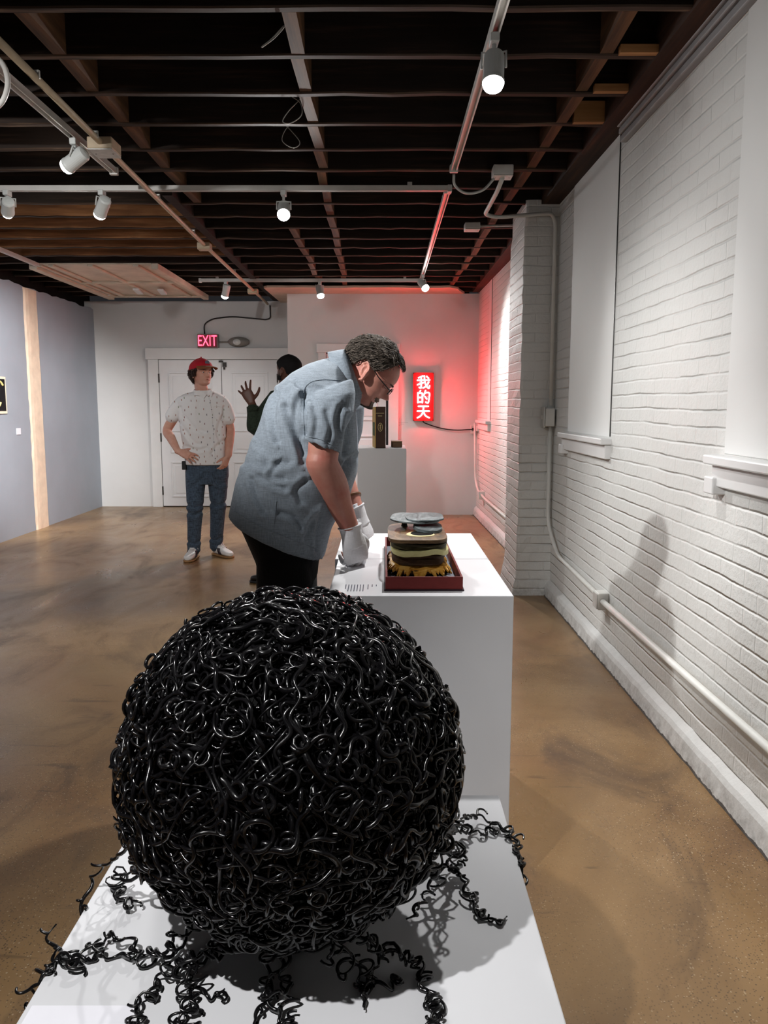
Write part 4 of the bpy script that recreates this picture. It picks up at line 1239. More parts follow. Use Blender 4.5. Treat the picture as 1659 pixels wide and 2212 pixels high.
BACK = _smooth_tab([(0, .02), (.08, .05), (.16, .14), (.24, .25), (.32, .34), (.42, .41), (.52, .445), (.62, .455), (.72, .435), (.82, .37), (.9, .275), (.96, .16), (1, .01)])
WIDE = _smooth_tab([(0, .13), (.05, .19), (.1, .225), (.18, .268), (.26, .295), (.36, .318), (.48, .332), (.6, .342), (.7, .335), (.8, .295), (.88, .225), (.95, .13), (1, .01)])
def head_pts(h, t, H, off=0.0, nose=1.0):
    """surface of a head: h 0 chin .. 1 crown, t azimuth 0 = face; local X forward, Y left, Z up"""
    h = np.asarray(h, float); t = np.asarray(t, float)
    xf, xb, w = _interp(h, FRONT), _interp(h, BACK), _interp(h, WIDE)
    c, s = np.cos(t), np.sin(t)
    e = 2 / 2.25
    x = np.where(c > 0, xf, xb) * np.sign(c) * np.abs(c) ** e
    y = w * np.sign(s) * np.abs(s) ** e
    fr = np.clip(c, 0, 1) ** .5
    g = lambda yy, hh, y0, h0, sy, sh: np.exp(-((yy - y0) / sy) ** 2 - ((hh - h0) / sh) ** 2)
    # nose
    nr = np.interp(h, [.28, .305, .335, .36, .44, .52, .55], [0, .05, .125, .13, .075, .02, 0])
    ns = np.interp(h, [.3, .35, .45, .55], [.062, .052, .034, .03])
    d = nose * nr * np.exp(-(y / ns) ** 2) * 1.05
    d += nose * (.035 * (g(y, h, .055, .325, .028, .022) + g(y, h, -.055, .325, .028, .022)))
    for sg in (1, -1):
        d -= .042 * g(y, h, sg * .14, .485, .075, .045)
        d += .02 * g(y, h, sg * .14, .55, .1, .025)
        d += .018 * g(y, h, sg * .2, .38, .08, .06)
        d += .014 * g(y, h, sg * .14, .485, .045, .022)
    d += .02 * g(y, h, 0, .235, .085, .016) + .024 * g(y, h, 0, .195, .075, .018) - .018 * g(y, h, 0, .215, .1, .007)
    d += .02 * g(y, h, 0, .075, .07, .035)
    x = x + d * fr
    P = np.stack([x, y, h], -1) * H
    if off:
        n = np.stack([x, y * 1.6, (h - .5) * .9], -1); n /= np.linalg.norm(n, axis=-1, keepdims=True) + 1e-9
        P = P + n * np.asarray(off)[..., None] if hasattr(off, '__len__') else P + n * off
    return P
def grid_surface(hs, ts, fn, wrap=True, cap=True):
    hh, tt = np.meshgrid(hs, ts, indexing='ij')
    P = fn(hh, tt).reshape(-1, 3)
    n, k = len(hs), len(ts)
    f = []
    for j in range(n - 1):
        for i in range(k if wrap else k - 1):
            i2 = (i + 1) % k
            f.append((j * k + i, j * k + i2, (j + 1) * k + i2, (j + 1) * k + i))
    if cap:
        f.append(tuple(range(k - 1, -1, -1))); f.append(tuple((n - 1) * k + i for i in range(k)))
    return P, f
EARX, EARZ = -.01, .44
def head_parts(H, ears=True):
    ts = np.linspace(0, 2 * PI, 120, endpoint=False)
    ts = ts - .25 * np.sin(ts)          # denser at the face
    parts = [grid_surface(np.linspace(0, .995, 100), ts, lambda h, t: head_pts(h, t, H))]
    if ears:
        for sg in (1, -1):
            mb = MB()
            R = Matrix.Rotation(sg * .35, 3, 'Z') @ Matrix.Rotation(-.32, 3, 'Y')
            c = Vector((EARX * H, sg * .345 * H, EARZ * H))
            mb.sphere(c + R @ Vector((0, sg * .0, 0)), (.068 * H, .022 * H, .135 * H), 20, R)
            parts.append((np.concatenate(mb.v), mb.f))
            P = [c + R @ Vector((.075 * H * math.cos(a) * (1.05 if math.sin(a) > 0 else .8) - .004, sg * .034 * H, .15 * H * math.sin(a))) for a in np.linspace(-1.9, 2.6, 18)]
            parts.append(tube_arrays(P, .021 * H, 8))
            P = [c + R @ Vector((.035 * H * math.cos(a) - .004, sg * .034 * H, .07 * H * math.sin(a) + .01 * H)) for a in np.linspace(1.2, 4.4, 10)]
            parts.append(tube_arrays(P, .015 * H, 8))
            mb = MB(); mb.sphere(c + R @ Vector((.012 * H, sg * .012 * H, -.13 * H)), (.036 * H, .024 * H, .045 * H), 12, R); parts.append((np.concatenate(mb.v), mb.f))
    return parts
def hand_parts(side=1, curl=(15, 20, 15), spread=5, thumb=(0, 0), fat=1.0, scale=1.0, curls=None, wrist_r=.027, thumb_out=.8):
    """X along fingers, Z back of the hand, thumb at side*Y"""
    parts = []
    pal = [((-.035, 0, 0), .029, .021), ((0, 0, 0), .029, .019), ((.02, .002 * side, -.001), .036, .0185), ((.05, .002 * side, -.002), .0415, .0165), ((.08, 0, -.001), .042, .014), ((.097, 0, -.001), .037, .011)]
    parts.append(loft([(c, (0, w * (1 if fat == 1 else 1.06), 0), (0, 0, hgt * fat)) for c, w, hgt in pal], 24, 2.5))
    ys = [.030, .0105, -.0095, -.029]; L = [.072, .080, .074, .058]; bx = [.092, .096, .092, .083]
    for i in range(4):
        cu = curls[i] if curls else curl
        ang = math.radians((1.5 - i) * spread) * side
        p = Vector((bx[i] - .012, ys[i] * side, 0)); pts = [p.copy()]
        acc = 0
        for j, fr_ in enumerate((.46, .30, .24)):
            acc += math.radians(cu[j])
            d = Vector((math.cos(acc) * math.cos(ang), math.cos(acc) * math.sin(ang), -math.sin(acc)))
            p = p + d * (L[i] * fr_ + (.012 if j == 0 else 0)); pts.append(p.copy())
        r = [.0098, .0092, .0083, .0068]
        parts.append(limb(pts, [q * fat * (.9 if i == 3 else 1) for q in r], 5, 12))
    p = Vector((.018, .024 * side, -.006)); pts = [p.copy()]
    a0 = thumb_out
    for j, (l, a, dn) in enumerate(((.040, a0, .25), (.032, a0 * .75 - thumb[0], .3 + thumb[1]), (.027, a0 * .5 - thumb[0] * 1.5, .3 + thumb[1] * 1.5))):
        d = Vector((math.cos(a), math.sin(a) * side, -dn)).normalized(); p = p + d * l; pts.append(p.copy())
    parts.append(limb(pts, [.0155 * fat, .0125 * fat, .0108 * fat, .0085 * fat], 5, 12))
    S = Matrix.Scale(scale, 4)
    return [xform(q, S) for q in parts]
def orient(origin, xd, zd):
    x = Vector(xd).normalized(); z = Vector(zd); z = (z - x * z.dot(x)).normalized(); y = z.cross(x)
    return Matrix.Translation(Vector(origin)) @ Matrix((x, y, z)).transposed().to_4x4()
def drape(me, pxs, r, mat, lift=.001, n=8, k=6):
    """tube that follows a cloth surface along a line seen in the photo (seams, plackets)"""
    bm = bmesh.new(); bm.from_mesh(me); tree = BVHTree.FromBMesh(bm)
    pts = []
    for px, py in spline(pxs, n):
        a, f, u = ray(px, py); d = Vector((a, f, u)).normalized()
        hit = tree.ray_cast(Vector((0, 0, CAMZ)), d)
        if hit[0] is not None: pts.append(hit[0] - d * lift)
    bm.free()
    return pts
def seam(me, pxs, r=.0012):
    return tube_arrays(drape(me, pxs, r, None), r, 6)
def creases(co, lines):
    """fold lines: (px polyline, depth, width px, ridge)"""
    px, py = proj(co); out = np.zeros(len(co))
    for pl, dep, wd, rid in lines:
        P = spline(pl, 6)
        best = np.full(len(co), 1e9); sgn = np.zeros(len(co))
        for a, b_ in zip(P[:-1], P[1:]):
            ab = b_ - a; L = ab.dot(ab) + 1e-9
            t_ = np.clip(((px - a[0]) * ab[0] + (py - a[1]) * ab[1]) / L, 0, 1)
            dx, dy = px - a[0] - t_ * ab[0], py - a[1] - t_ * ab[1]
            d = np.hypot(dx, dy); s_ = np.sign(ab[0] * dy - ab[1] * dx)
            m_ = d < best; best[m_] = d[m_]; sgn[m_] = s_[m_]
        out += -dep * np.exp(-(best / wd) ** 2) + rid * np.exp(-((best * sgn - wd * 1.7) / (wd * 1.1)) ** 2)
    return out
def sines(co, seed, n=10, f0=8, f1=30, aniso=(1, 1, 1)):
    r = np.random.default_rng(seed); out = np.zeros(len(co))
    for i in range(n):
        k = r.normal(size=3) * np.array(aniso); k /= np.linalg.norm(k); f = r.uniform(f0, f1)
        w = .6 * np.sin(co @ r.normal(size=3) * f * .5 + r.uniform(0, 6))
        out += np.sin(co @ k * f + w * 2 + r.uniform(0, 6)) * (f0 / f) ** .8
    return out / n
def hair_strands(H, mask, flow, count, seed, length=(.03, .05), rad=.0018, off=.004, lift=.012, wave=.003, seg=8):
    r = np.random.default_rng(seed); out = []; tries = 0
    while len(out) < count and tries < count * 40:
        tries += 1
        h = r.uniform(.1, .995); t_ = r.uniform(-PI, PI)
        if not mask(h, abs(t_)) or r.uniform() > math.sqrt(max(.05, 1 - ((h - .5) * 1.6) ** 2)): continue
        L = r.uniform(*length) / H; dh, dt = flow(h, t_)
        q = np.array([h, t_]); P = []
        ph = r.uniform(0, 6.28); lf = lift * r.uniform(.3, 1.2); fw = r.uniform(5, 9)
        for j in range(seg):
            f = j / (seg - 1)
            hh, tt = np.clip(q[0], .05, .995), q[1]
            if not mask(min(.99, q[0] + .03), abs((q[1] + PI) % (2 * PI) - PI)): q = q - np.array([dh2 * L / seg, dt2 * L / seg / w * .8]) * .75 if j else q; hh, tt = np.clip(q[0], .05, .995), q[1]
            P.append(head_pts(np.array(hh), np.array(tt), H, off + lf * math.sin(f * PI * .75) + wave * math.sin(ph + f * fw), nose=0))
            w = max(.12, _interp(hh, WIDE))
            dh, dt = flow(q[0], q[1])
            a = .5 * math.sin(ph + f * fw * .7)
            dh2, dt2 = dh * math.cos(a) - dt * math.sin(a), dh * math.sin(a) + dt * math.cos(a)
            q = q + np.array([dh2 * L / seg, dt2 * L / seg / w * .8])
        rr = rad * r.uniform(.6, 1.4) * np.array([.6] + [1] * (seg - 3) + [.7, .3])
        out.append((np.array(P), rr))
    return out
def mesh_from(parts):
    mb = MB()
    for v, f in parts: mb.add(v, f)
    return mb
def move(me, Mx):
    me.transform(Mx); return me

M['eye_white'] = plain('eye white', srgb(214, 206, 200), .2, .5, var=.03)
M['eye_dark'] = plain('dark iris', srgb(40, 28, 20), .15, .6)
M['sole_gum'] = plain('gum rubber sole', srgb(146, 108, 68), .6, .3)
M['black_cloth'] = fabric('black trouser cloth', srgb(8, 8, 9), var=.2, bump=.5)
M['black_leather'] = plain('black leather', srgb(16, 15, 15), .35, .5)

def add_eyes(root, H, Mx, iris=True, k=1.0, lid=None, lash=None):
    for sg in (1, -1):
        if lid is not None:
            mb = MB(); c = Vector((.343 * H, sg * .14 * H, .485 * H)); mb.sphere(c, (.054 * H, .062 * H, .05 * H), 16)
            e = part('eyelid', move(mb.mesh('eyelid'), Mx), lid, root, smooth=True)
            mb = MB(); mb.tube([c + Vector((.054 * H * math.cos(a) * .98, .062 * H * math.sin(a) * .98, -.018 * H)) for a in np.linspace(-1.1, 1.1, 10)], .0011, 5)
            part('eyelash', move(mb.mesh('eyelash'), Mx), lash, e, smooth=True)
            continue
        mb = MB(); c = Vector(((.362 - .6 * .052 * (1 - k)) * H, sg * .14 * H, .485 * H)); mb.sphere(c, .052 * k * H, 14)
        me = move(mb.mesh('eye'), Mx); e = part('eye', me, M['eye_white'], root, smooth=True)
        mb = MB(); mb.sphere(c + Vector((.032 * k * H, 0, -.006 * H)), .035 * k * H, 12)
        me = move(mb.mesh('iris'), Mx); q = part('iris', me, M['eye_dark'], e, smooth=True)
        # part() on a child: undo nothing, both sit in root space
def brows(root, H, Mx, mat, seed):
    r = np.random.default_rng(seed)
    for sg in (1, -1):
        st = []
        for i in range(40):
            y = sg * r.uniform(.06, .225) * H; hh = .548 + .016 * math.sin((abs(y) / H - .06) / .165 * 2.4) + r.normal() * .006
            t0 = math.atan2(y / H, .42) * 1.0
            P = []
            for j in range(4):
                P.append(head_pts(np.array(hh + j * .002), np.array(t0 + sg * j * .022), H, .002 + .001 * j))
            st.append((np.array(P), np.array([.001, .0013, .001, .0005])))
        part('eyebrow', move(many_tubes('eyebrow', st, 4), Mx), mat, root, smooth=True)
def shoe(root, heel, d, L, mat, sole, name='shoe', lace=None, stripes=None):
    d = Vector((d[0], d[1], 0)).normalized(); s = Vector((-d.y, d.x, 0)); h = Vector(heel)
    rings = []
    for f, w, z1 in ((0, .026, .07), (.05, .034, .085), (.2, .037, .095), (.38, .037, .092), (.52, .042, .072), (.7, .048, .056), (.86, .045, .046), (.96, .032, .038), (1.0, .016, .03)):
        rings.append((h + d * (f * L) + Vector((0, 0, .018 + z1 / 2)), s * w, Vector((0, 0, z1 / 2))))
    me = fuse('shoe', [loft(rings, 24, 2.6)], .006, 3)
    sh = part(name, me, mat, root, smooth=True)
    mb = MB()
    V, f_ = loft([(h + d * (f * L) + Vector((0, 0, .011)), s * (w + .004), Vector((0, 0, .0105))) for f, w in ((-.01, .02), (.03, .034), (.3, .036), (.5, .043), (.7, .049), (.88, .045), (.98, .03), (1.02, .014))], 20, 4)
    mb.add(V, f_); part('sole', mb, sole, sh, smooth=True)
    if lace:
        mb = MB()
        for q in (.36, .44, .52, .60): mb.tube([h + d * (q * L) + s * w + Vector((0, 0, .118 - .08 * (q - .3))) for w in (-.022, 0, .022)], .004, 6)
        mb.tube([h + d * (.34 * L) + s * w + Vector((0, 0, z)) for w, z in ((0, .118), (.02, .135), (.04, .11), (.05, .09))], .003, 6)
        mb.tube([h + d * (.34 * L) + s * w + Vector((0, 0, z)) for w, z in ((0, .118), (-.02, .135), (-.035, .115))], .003, 6)
        part('lace', mb, lace, sh, smooth=True)
    if stripes:
        mb = MB()
        for sg in (1, -1):
            for k_ in range(3):
                q = .40 + .065 * k_
                mb.tube([h + d * ((q + .10) * L) + s * (sg * .044) + Vector((0, 0, .03)), h + d * ((q + .03) * L) + s * (sg * .0425) + Vector((0, 0, .055)), h + d * ((q - .03) * L) + s * (sg * .036) + Vector((0, 0, .083))], .0055, 6)
        part('stripe', mb, stripes, sh)
    return sh
# ------------------------------------------------------------------ grey-haired man bending over the tray
D = 2.65
def A(px, py, d=D): return at(px, py, d)
M['skin_ruddy'] = skin('ruddy fair skin', srgb(190, 134, 118), srgb(168, 84, 74), .65)
M['linen'] = fabric('slate blue linen', srgb(130, 140, 150), var=.1, bump=.3)
M['hair_grey'] = plain('grey brown hair', srgb(78, 70, 63), .6, .25, var=.6, scale=90)
M['beard_grey'] = plain('greying dark beard', srgb(112, 98, 90), .7, .2, var=.55, scale=120)
M['glove_white'] = fabric('white cotton glove', srgb(226, 226, 230), weave=1400, var=.03, bump=.25)
M['glasses'] = plain('dark spectacle metal', srgb(40, 38, 38), .35, .5, .6)
H1 = .200
R1 = Matrix.Rotation(math.radians(43), 4, 'Y')
R1 = Matrix.Rotation(math.radians(-3), 4, 'Z') @ R1
ear = A(789, 803, 2.58)
O1 = ear - (R1 @ Vector((EARX * H1, -.345 * H1, EARZ * H1)))
HM1 = Matrix.Translation(O1) @ R1
hp = lambda x, y, z: HM1 @ Vector((x * H1, y * H1, z * H1))
body = [xform(q, HM1) for q in head_parts(H1)]
body.append(limb([hp(-.12, 0, .34), hp(-.1, 0, .05), A(752, 828, 2.64), A(728, 835, 2.65)], [.066, .066, .072, .09], 6, 28))
# trunk under the shirt
pair = lambda l, r_, hd, k=1.0, d=D: ((A(*l, d) + A(*r_, d)) / 2, (A(*r_, d) - A(*l, d)) / 2 * k, Vector((0, hd, 0)))
body.append(loft([pair((535, 1120), (690, 1180), .14, .7), pair((560, 965), (755, 1015), .16, .8), pair((600, 850), (765, 895), .17, .8), pair((670, 800), (762, 850), .1, .8)], 24))
# near arm
sh_, el_, wr_ = A(708, 868, 2.46), A(696, 1003, 2.45), A(757, 1143, 2.555)
fa1 = el_.lerp(wr_, .3)
body.append(limb([sh_, sh_.lerp(el_, .5), el_.lerp(sh_, .12) , el_, fa1 + Vector((.004, 0, -.002)), el_.lerp(wr_, .65), wr_], [.045, .05, .047, .049, .049, .038, .029], 6, 24))
mb = MB(); mb.sphere(A(676, 1006, 2.45), (.018, .02, .022), 12); body.append((np.concatenate(mb.v), mb.f))
# far arm
shf, elf, wrf = A(735, 880, 2.87), A(728, 1010, 2.93), A(769, 1102, 2.86)
body.append(limb([shf, shf.lerp(elf, .5), elf, elf.lerp(wrf, .4), wrf], [.055, .05, .045, .042, .029], 6, 20))
hx1, hz1 = Vector((.20, .06, -.97)), Vector((.5, -.83, .2))
hx2, hz2 = Vector((.42, .0, -.9)), Vector((.85, -.4, .35))
HN = orient(wr_ + hx1 * .012, hx1, hz1); HF = orient(wrf + hx2 * .012, hx2, hz2)
cn = [(42, 62, 30), (48, 66, 30), (52, 68, 30), (56, 66, 30)]
cf = [(40, 55, 30), (55, 70, 40), (60, 75, 40), (62, 75, 40)]
body += [xform(q, HN) for q in hand_parts(1, curls=cn, spread=3, fat=.6, scale=.86, thumb=(.5, .3))]
body += [xform(q, HF) for q in hand_parts(-1, curls=cf, spread=3, fat=.6, scale=.86, thumb=(.5, .3))]
# legs
hipn, hipf = Vector((-.32, 2.565, .94)), Vector((-.32, 2.735, .94))
for hp_, y in ((hipn, 2.545), (hipf, 2.76)):
    body.append(limb([hp_, Vector((-.325, y, .52)), Vector((-.36, y, .1))], [.06, .05, .04], 5, 16))
me = fuse('person', body, .0031, 3)
p1 = obj('person', me, M['skin_ruddy'], smooth=True)
ploc = Vector((-.34, 2.65, 0)); localise(p1.data, ploc); p1.location = ploc
tag(p1, 'grey-haired man in slate blue shirt and white gloves, bending over the red tray', 'person')

# shirt
rings = [((497, 1110), (700, 1204), .205), ((503, 1080), (716, 1140), .212), ((512, 1040), (738, 1100), .215), ((523, 1008), (757, 1066), .217), ((541, 967), (772, 1020), .215), ((556, 930), (774, 980), .212),
         ((571, 893), (773, 940), .212), ((588, 856), (771, 903), .212), ((606, 829), (769, 878), .208), ((632, 806), (767, 862), .19), ((664, 788), (766, 852), .155), ((695, 777), (768, 846), .115), ((720, 772), (770, 846), .088)]
tor = loft([pair(l, r_, hd) for l, r_, hd in rings], 48, 2.3)
slv = loft([(A(*c, d), u, v) for c, d, u, v in [
    ((712, 838), 2.50, Vector((.070, 0, .028)), Vector((0, .07, 0))),
    ((710, 862), 2.47, Vector((.082, 0, .02)), Vector((0, .078, 0))),
    ((706, 892), 2.455, Vector((.081, 0, -.004)), Vector((0, .077, 0))),
    ((700, 925), 2.45, Vector((.071, 0, -.014)), Vector((0, .074, 0))),
    ((696, 948), 2.45, Vector((.060, 0, -.019)), Vector((0, .071, 0))),
    ((696, 962), 2.45, Vector((.060, 0, -.022)), Vector((0, .070, 0))),
    ((696, 961), 2.45, Vector((.053, 0, -.020)), Vector((0, .062, 0))),
    ((699, 940), 2.45, Vector((.048, 0, -.015)), Vector((0, .058, 0)))]], 32, 2.2)
slf = limb([A(735, 868, 2.83), A(735, 920, 2.87), A(732, 958, 2.9)], [.085, .08, .07], 6, 24)
lines = [
    ([(597, 850), (588, 890), (592, 925), (599, 952)], .010, 7, .006), ([(619, 880), (631, 924), (655, 978)], .012, 8, .006), ([(657, 850), (654, 890), (655, 940)], .02, 6, .003),
    ([(645, 860), (636, 900), (646, 950), (655, 1000)], .010, 7, .005), ([(600, 1000), (585, 1030), (612, 1036)], .008, 6, .005), ([(545, 1035), (553, 1070), (570, 1105)], .009, 6, .006),
    ([(602, 1108), (632, 1118), (652, 1140)], .010, 6, .006), ([(560, 1030), (590, 1048), (615, 1055)], .008, 6, .005), ([(530, 1000), (580, 1005), (620, 1000)], .006, 8, .004),
    ([(690, 1110), (672, 1135), (660, 1165)], .009, 6, .006), ([(700, 1098), (688, 1140), (684, 1190)], .009, 5, .005), ([(720, 1060), (738, 1030), (752, 1000)], .01, 7, .006),
    ([(755, 900), (748, 950), (742, 985)], .010, 6, .005), ([(765, 985), (748, 1000), (738, 1022)], .008, 5, .005), ([(676, 880), (684, 910), (678, 945)], .006, 6, .004), ([(705, 890), (716, 925), (708, 955)], .006, 6, .004),
    ([(735, 880), (728, 910), (733, 940)], .007, 6, .004), ([(660, 1040), (640, 1060), (650, 1085)], .008, 7, .005), ([(560, 960), (575, 985), (570, 1010)], .005, 8, .004), ([(640, 830), (665, 850), (672, 870)], .006, 6, .004)]
def wr1(co, no):
    near = np.clip((2.72 - co[:, 1]) / .08, 0, 1)
    a = creases(co, lines) * near + .0035 * sines(co, 3, 10, 14, 45) + .0022 * sines(co, 8, 8, 40, 90)
    return co + no * a[:, None]
sme = fuse('shirt', [tor, slv, slf], .0055, 5, wr1)
shirt = part('shirt', sme, M['linen'], p1, smooth=True)
wm = sme.copy(); wm.transform(Matrix.Translation(ploc))
sm = [seam(wm, s_) for s_ in ([(656, 845), (661, 834), (675, 824), (700, 820), (735, 822)], [(656, 846), (655, 870), (656, 905), (658, 940)], [(597, 1082), (593, 1120), (589, 1155)], [(499, 1100), (560, 1136), (640, 1168), (690, 1188)])]
seams = part('seam', mesh_from(sm), M['linen'], shirt, smooth=True)
sm = [seam(wm, [(659, 942), (690, 948), (712, 958), (729, 969)], .0016)]
part('sleeve_hem', mesh_from(sm), M['linen'], shirt, smooth=True)
# collar: folded band round the neck
na, nb = A(742, 790, 2.65), A(762, 822, 2.65)
ax = Vector((.88, 0, .47)).normalized()
cc = A(747, 820, 2.65)
u_ = Vector((0, 1, 0)); w_ = ax.cross(u_).normalized()
V = []; Fc = []; nseg = 48
for i in range(nseg):
    t_ = 2 * PI * i / nseg; q = w_ * math.cos(t_) * .086 + u_ * math.sin(t_) * .080
    q0 = q * .98
    for rr, hh in ((.96, -.02), (.94, .032), (.99, .036), (1.10, .012), (1.22, -.022), (1.16, -.024)):
        V.append(tuple(cc + q * rr + ax * (hh + .012 * math.cos(t_))))
for i in range(nseg):
    for k_ in range(6):
        a, b_ = i * 6 + k_, i * 6 + (k_ + 1) % 6
        c_, d_ = ((i + 1) % nseg) * 6 + (k_ + 1) % 6, ((i + 1) % nseg) * 6 + k_
        Fc.append((a, b_, c_, d_))
part('collar', MB().add(V, Fc), M['linen'], shirt, smooth=True)
# trousers
tp = [loft([pair((512, 1098), (702, 1170), .17), pair((520, 1128), (692, 1192), .178), pair((545, 1180), (687, 1222), .172), pair((563, 1226), (684, 1250), .155)], 36, 2.3)]
for y in (2.553, 2.747):
    tp.append(limb([Vector((-.325, y, .93)), Vector((-.322, y, .78)), Vector((-.322, y, .52)), Vector((-.345, y, .3)), Vector((-.365, y, .075))], [.085, .09, .08, .072, .064], 6, 24))
def wr2(co, no): return co + no * (.003 * sines(co, 5, 10, 18, 60))[:, None]
part('trousers', fuse('trousers', tp, .008, 4, wr2), M['black_cloth'], p1, smooth=True)
for y in (2.55, 2.75): shoe(p1, (-.465, y, 0), (1, 0, 0), .275, M['black_leather'], M['black_rubber'])
# gloves
for Mx, sd, cu, w0 in ((HN, 1, cn, wr_), (HF, -1, cf, wrf)):
    gp = [xform(q, Mx) for q in hand_parts(sd, curls=cu, spread=3, fat=1.08, scale=1.02, thumb=(.5, .3))]
    ax_ = (Mx.to_3x3() @ Vector((1, 0, 0)))
    gp.append(loft([(w0 - ax_ * .012, Mx.to_3x3() @ Vector((0, .037, 0)), Mx.to_3x3() @ Vector((0, 0, .034))), (w0 + ax_ * .006, Mx.to_3x3() @ Vector((0, .035, 0)), Mx.to_3x3() @ Vector((0, 0, .031))), (w0 + ax_ * .03, Mx.to_3x3() @ Vector((0, .036, 0)), Mx.to_3x3() @ Vector((0, 0, .026))), (w0 + ax_ * .06, Mx.to_3x3() @ Vector((0, .042, 0)), Mx.to_3x3() @ Vector((0, 0, .022)))], 24))
    def wr3(co, no): return co + no * (.0012 * sines(co, 9, 8, 60, 160))[:, None]
    g_ = part('glove', fuse('glove', gp, .0021, 1, wr3), M['glove_white'], p1, smooth=True)
    mb = MB(); Q = Mx.to_3x3()
    mb.tube([w0 - ax_ * .010 + Q @ Vector((0, .038 * math.cos(a), .035 * math.sin(a))) for a in np.linspace(0, 2 * PI, 30)], .0025, 6)
    part('cuff_edge', mb, M['glove_white'], g_, smooth=True)
M['bracelet'] = plain('brown leather band', srgb(112, 70, 40), .5, .4, var=.2)
axf = (wrf - elf).normalized(); uf = axf.orthogonal().normalized(); vf = axf.cross(uf)
mb = MB(); mb.tube([wrf - axf * .05 + (uf * math.cos(a) + vf * math.sin(a)) * .036 for a in np.linspace(0, 2 * PI, 28)], .006, 8)
part('bracelet', mb, M['bracelet'], p1, smooth=True)
# hair
def mask1(h, t_):
    lim = np.interp(t_, [0, .35, .8, 1.15, 1.35, 1.5, 1.75, 1.95, 2.2, PI], [.93, .91, .82, .70, .58, .58, .64, .50, .36, .24])
    return h > lim
def flow1(h, t_):
    a = abs(t_)
    back = math.copysign(1, t_) if t_ != 0 else 1
    if h > .8: return (-.25 if a > 1.2 else .35, back * 1.0)
    return (-.75, back * .65)
st = hair_strands(H1, mask1, flow1, 3400, 4, (.028, .05), .0009, .004, .012, .0025, 9)
# loose tuft over the forehead
r_ = np.random.default_rng(5)
for i in range(200):
    t0 = r_.normal() * .45; h0 = r_.uniform(.88, .98); P = []
    for j in range(7):
        f = j / 6
        P.append(head_pts(np.array(h0 - .08 * f), np.array(t0 * (1 + .2 * f)), H1, .004 + .012 * math.sin(f * 2.6) + .004 * math.sin(i + 6 * f), nose=0))
    st.append((np.array(P), .0008 * np.array([1, 1, 1, .9, .8, .6, .3])))
part('hair', move(many_tubes('hair', st, 5), HM1), M['hair_grey'], p1, smooth=True)
hs, ts = np.linspace(0, 1, 70), np.linspace(-PI, PI, 110)
def shell(H, mask, off, Mx, seed, name, mat, root, lump=.003):
    hh = np.linspace(.15, .997, 80); tt = np.linspace(-PI, PI, 121)
    g_ = [[mask(a, abs(b_)) for b_ in tt] for a in hh]
    P = np.array([[head_pts(np.array(a), np.array(b_), H, off, nose=0) for b_ in tt] for a in hh])
    q = P.reshape(-1, 3); nrm = q / (np.linalg.norm(q - np.array([0, 0, H * .5]), axis=1, keepdims=True) + 1e-9)
    q = q + nrm * (lump * sines(q, seed, 8, 60, 160))[:, None]
    f = []
    k_ = len(tt)
    for j in range(len(hh) - 1):
        for i in range(k_ - 1):
            if g_[j][i] and g_[j + 1][i] and g_[j][i + 1] and g_[j + 1][i + 1]: f.append((j * k_ + i, j * k_ + i + 1, (j + 1) * k_ + i + 1, (j + 1) * k_ + i))
    mb = MB(); mb.add(q, f); me = mb.mesh(name)
    bm = bmesh.new(); bm.from_mesh(me); bmesh.ops.delete(bm, geom=[v for v in bm.verts if not v.link_faces], context='VERTS'); bm.to_mesh(me); bm.free()
    return part(name, move(me, Mx), mat, root, smooth=True)
shell(H1, mask1, .006, HM1, 3, 'scalp_hair', M['hair_grey'], p1)
# goatee and moustache
st = []
for i in range(1500):
    if i % 3: h0, y0 = r_.uniform(.0, .17), r_.normal() * .085
    else: h0, y0 = r_.uniform(.242, .272), r_.normal() * .085
    if abs(y0) > .2: continue
    t0 = math.atan2(y0, .40); P = []
    for j in range(4):
        P.append(head_pts(np.array(max(0, h0 - .014 * j)), np.array(t0), H1, .0006 + .0011 * j))
    st.append((np.array(P), np.array([.0008, .0008, .0006, .0003])))
part('goatee', move(many_tubes('goatee', st, 4), HM1), M['beard_grey'], p1, smooth=True)
brows(p1, H1, HM1, M['hair_grey'], 2)
add_eyes(p1, H1, HM1, lid=M['skin_ruddy'], lash=M['hair_grey'])
# spectacles
gl = MB()
for sg in (1, -1):
    P = [hp(.475 + .01 * math.cos(a), sg * (.145 + .1 * math.copysign(abs(math.cos(a)) ** .7, math.cos(a))), .47 + .062 * math.copysign(abs(math.sin(a)) ** .7, math.sin(a))) for a in np.linspace(0, 2 * PI, 30)]
    gl.tube(P, .0014, 6)
    gl.tube([hp(.475, sg * .245, .49), hp(.44, sg * .31, .49), hp(.2, sg * .365, .52), hp(.06, sg * .385, .56), hp(.0, sg * .375, .585)], .0019, 6)
gl.tube([hp(.47, .045, .49), hp(.49, 0, .505), hp(.47, -.045, .49)], .0014, 6)
part('spectacles', gl, M['glasses'], p1, smooth=True)
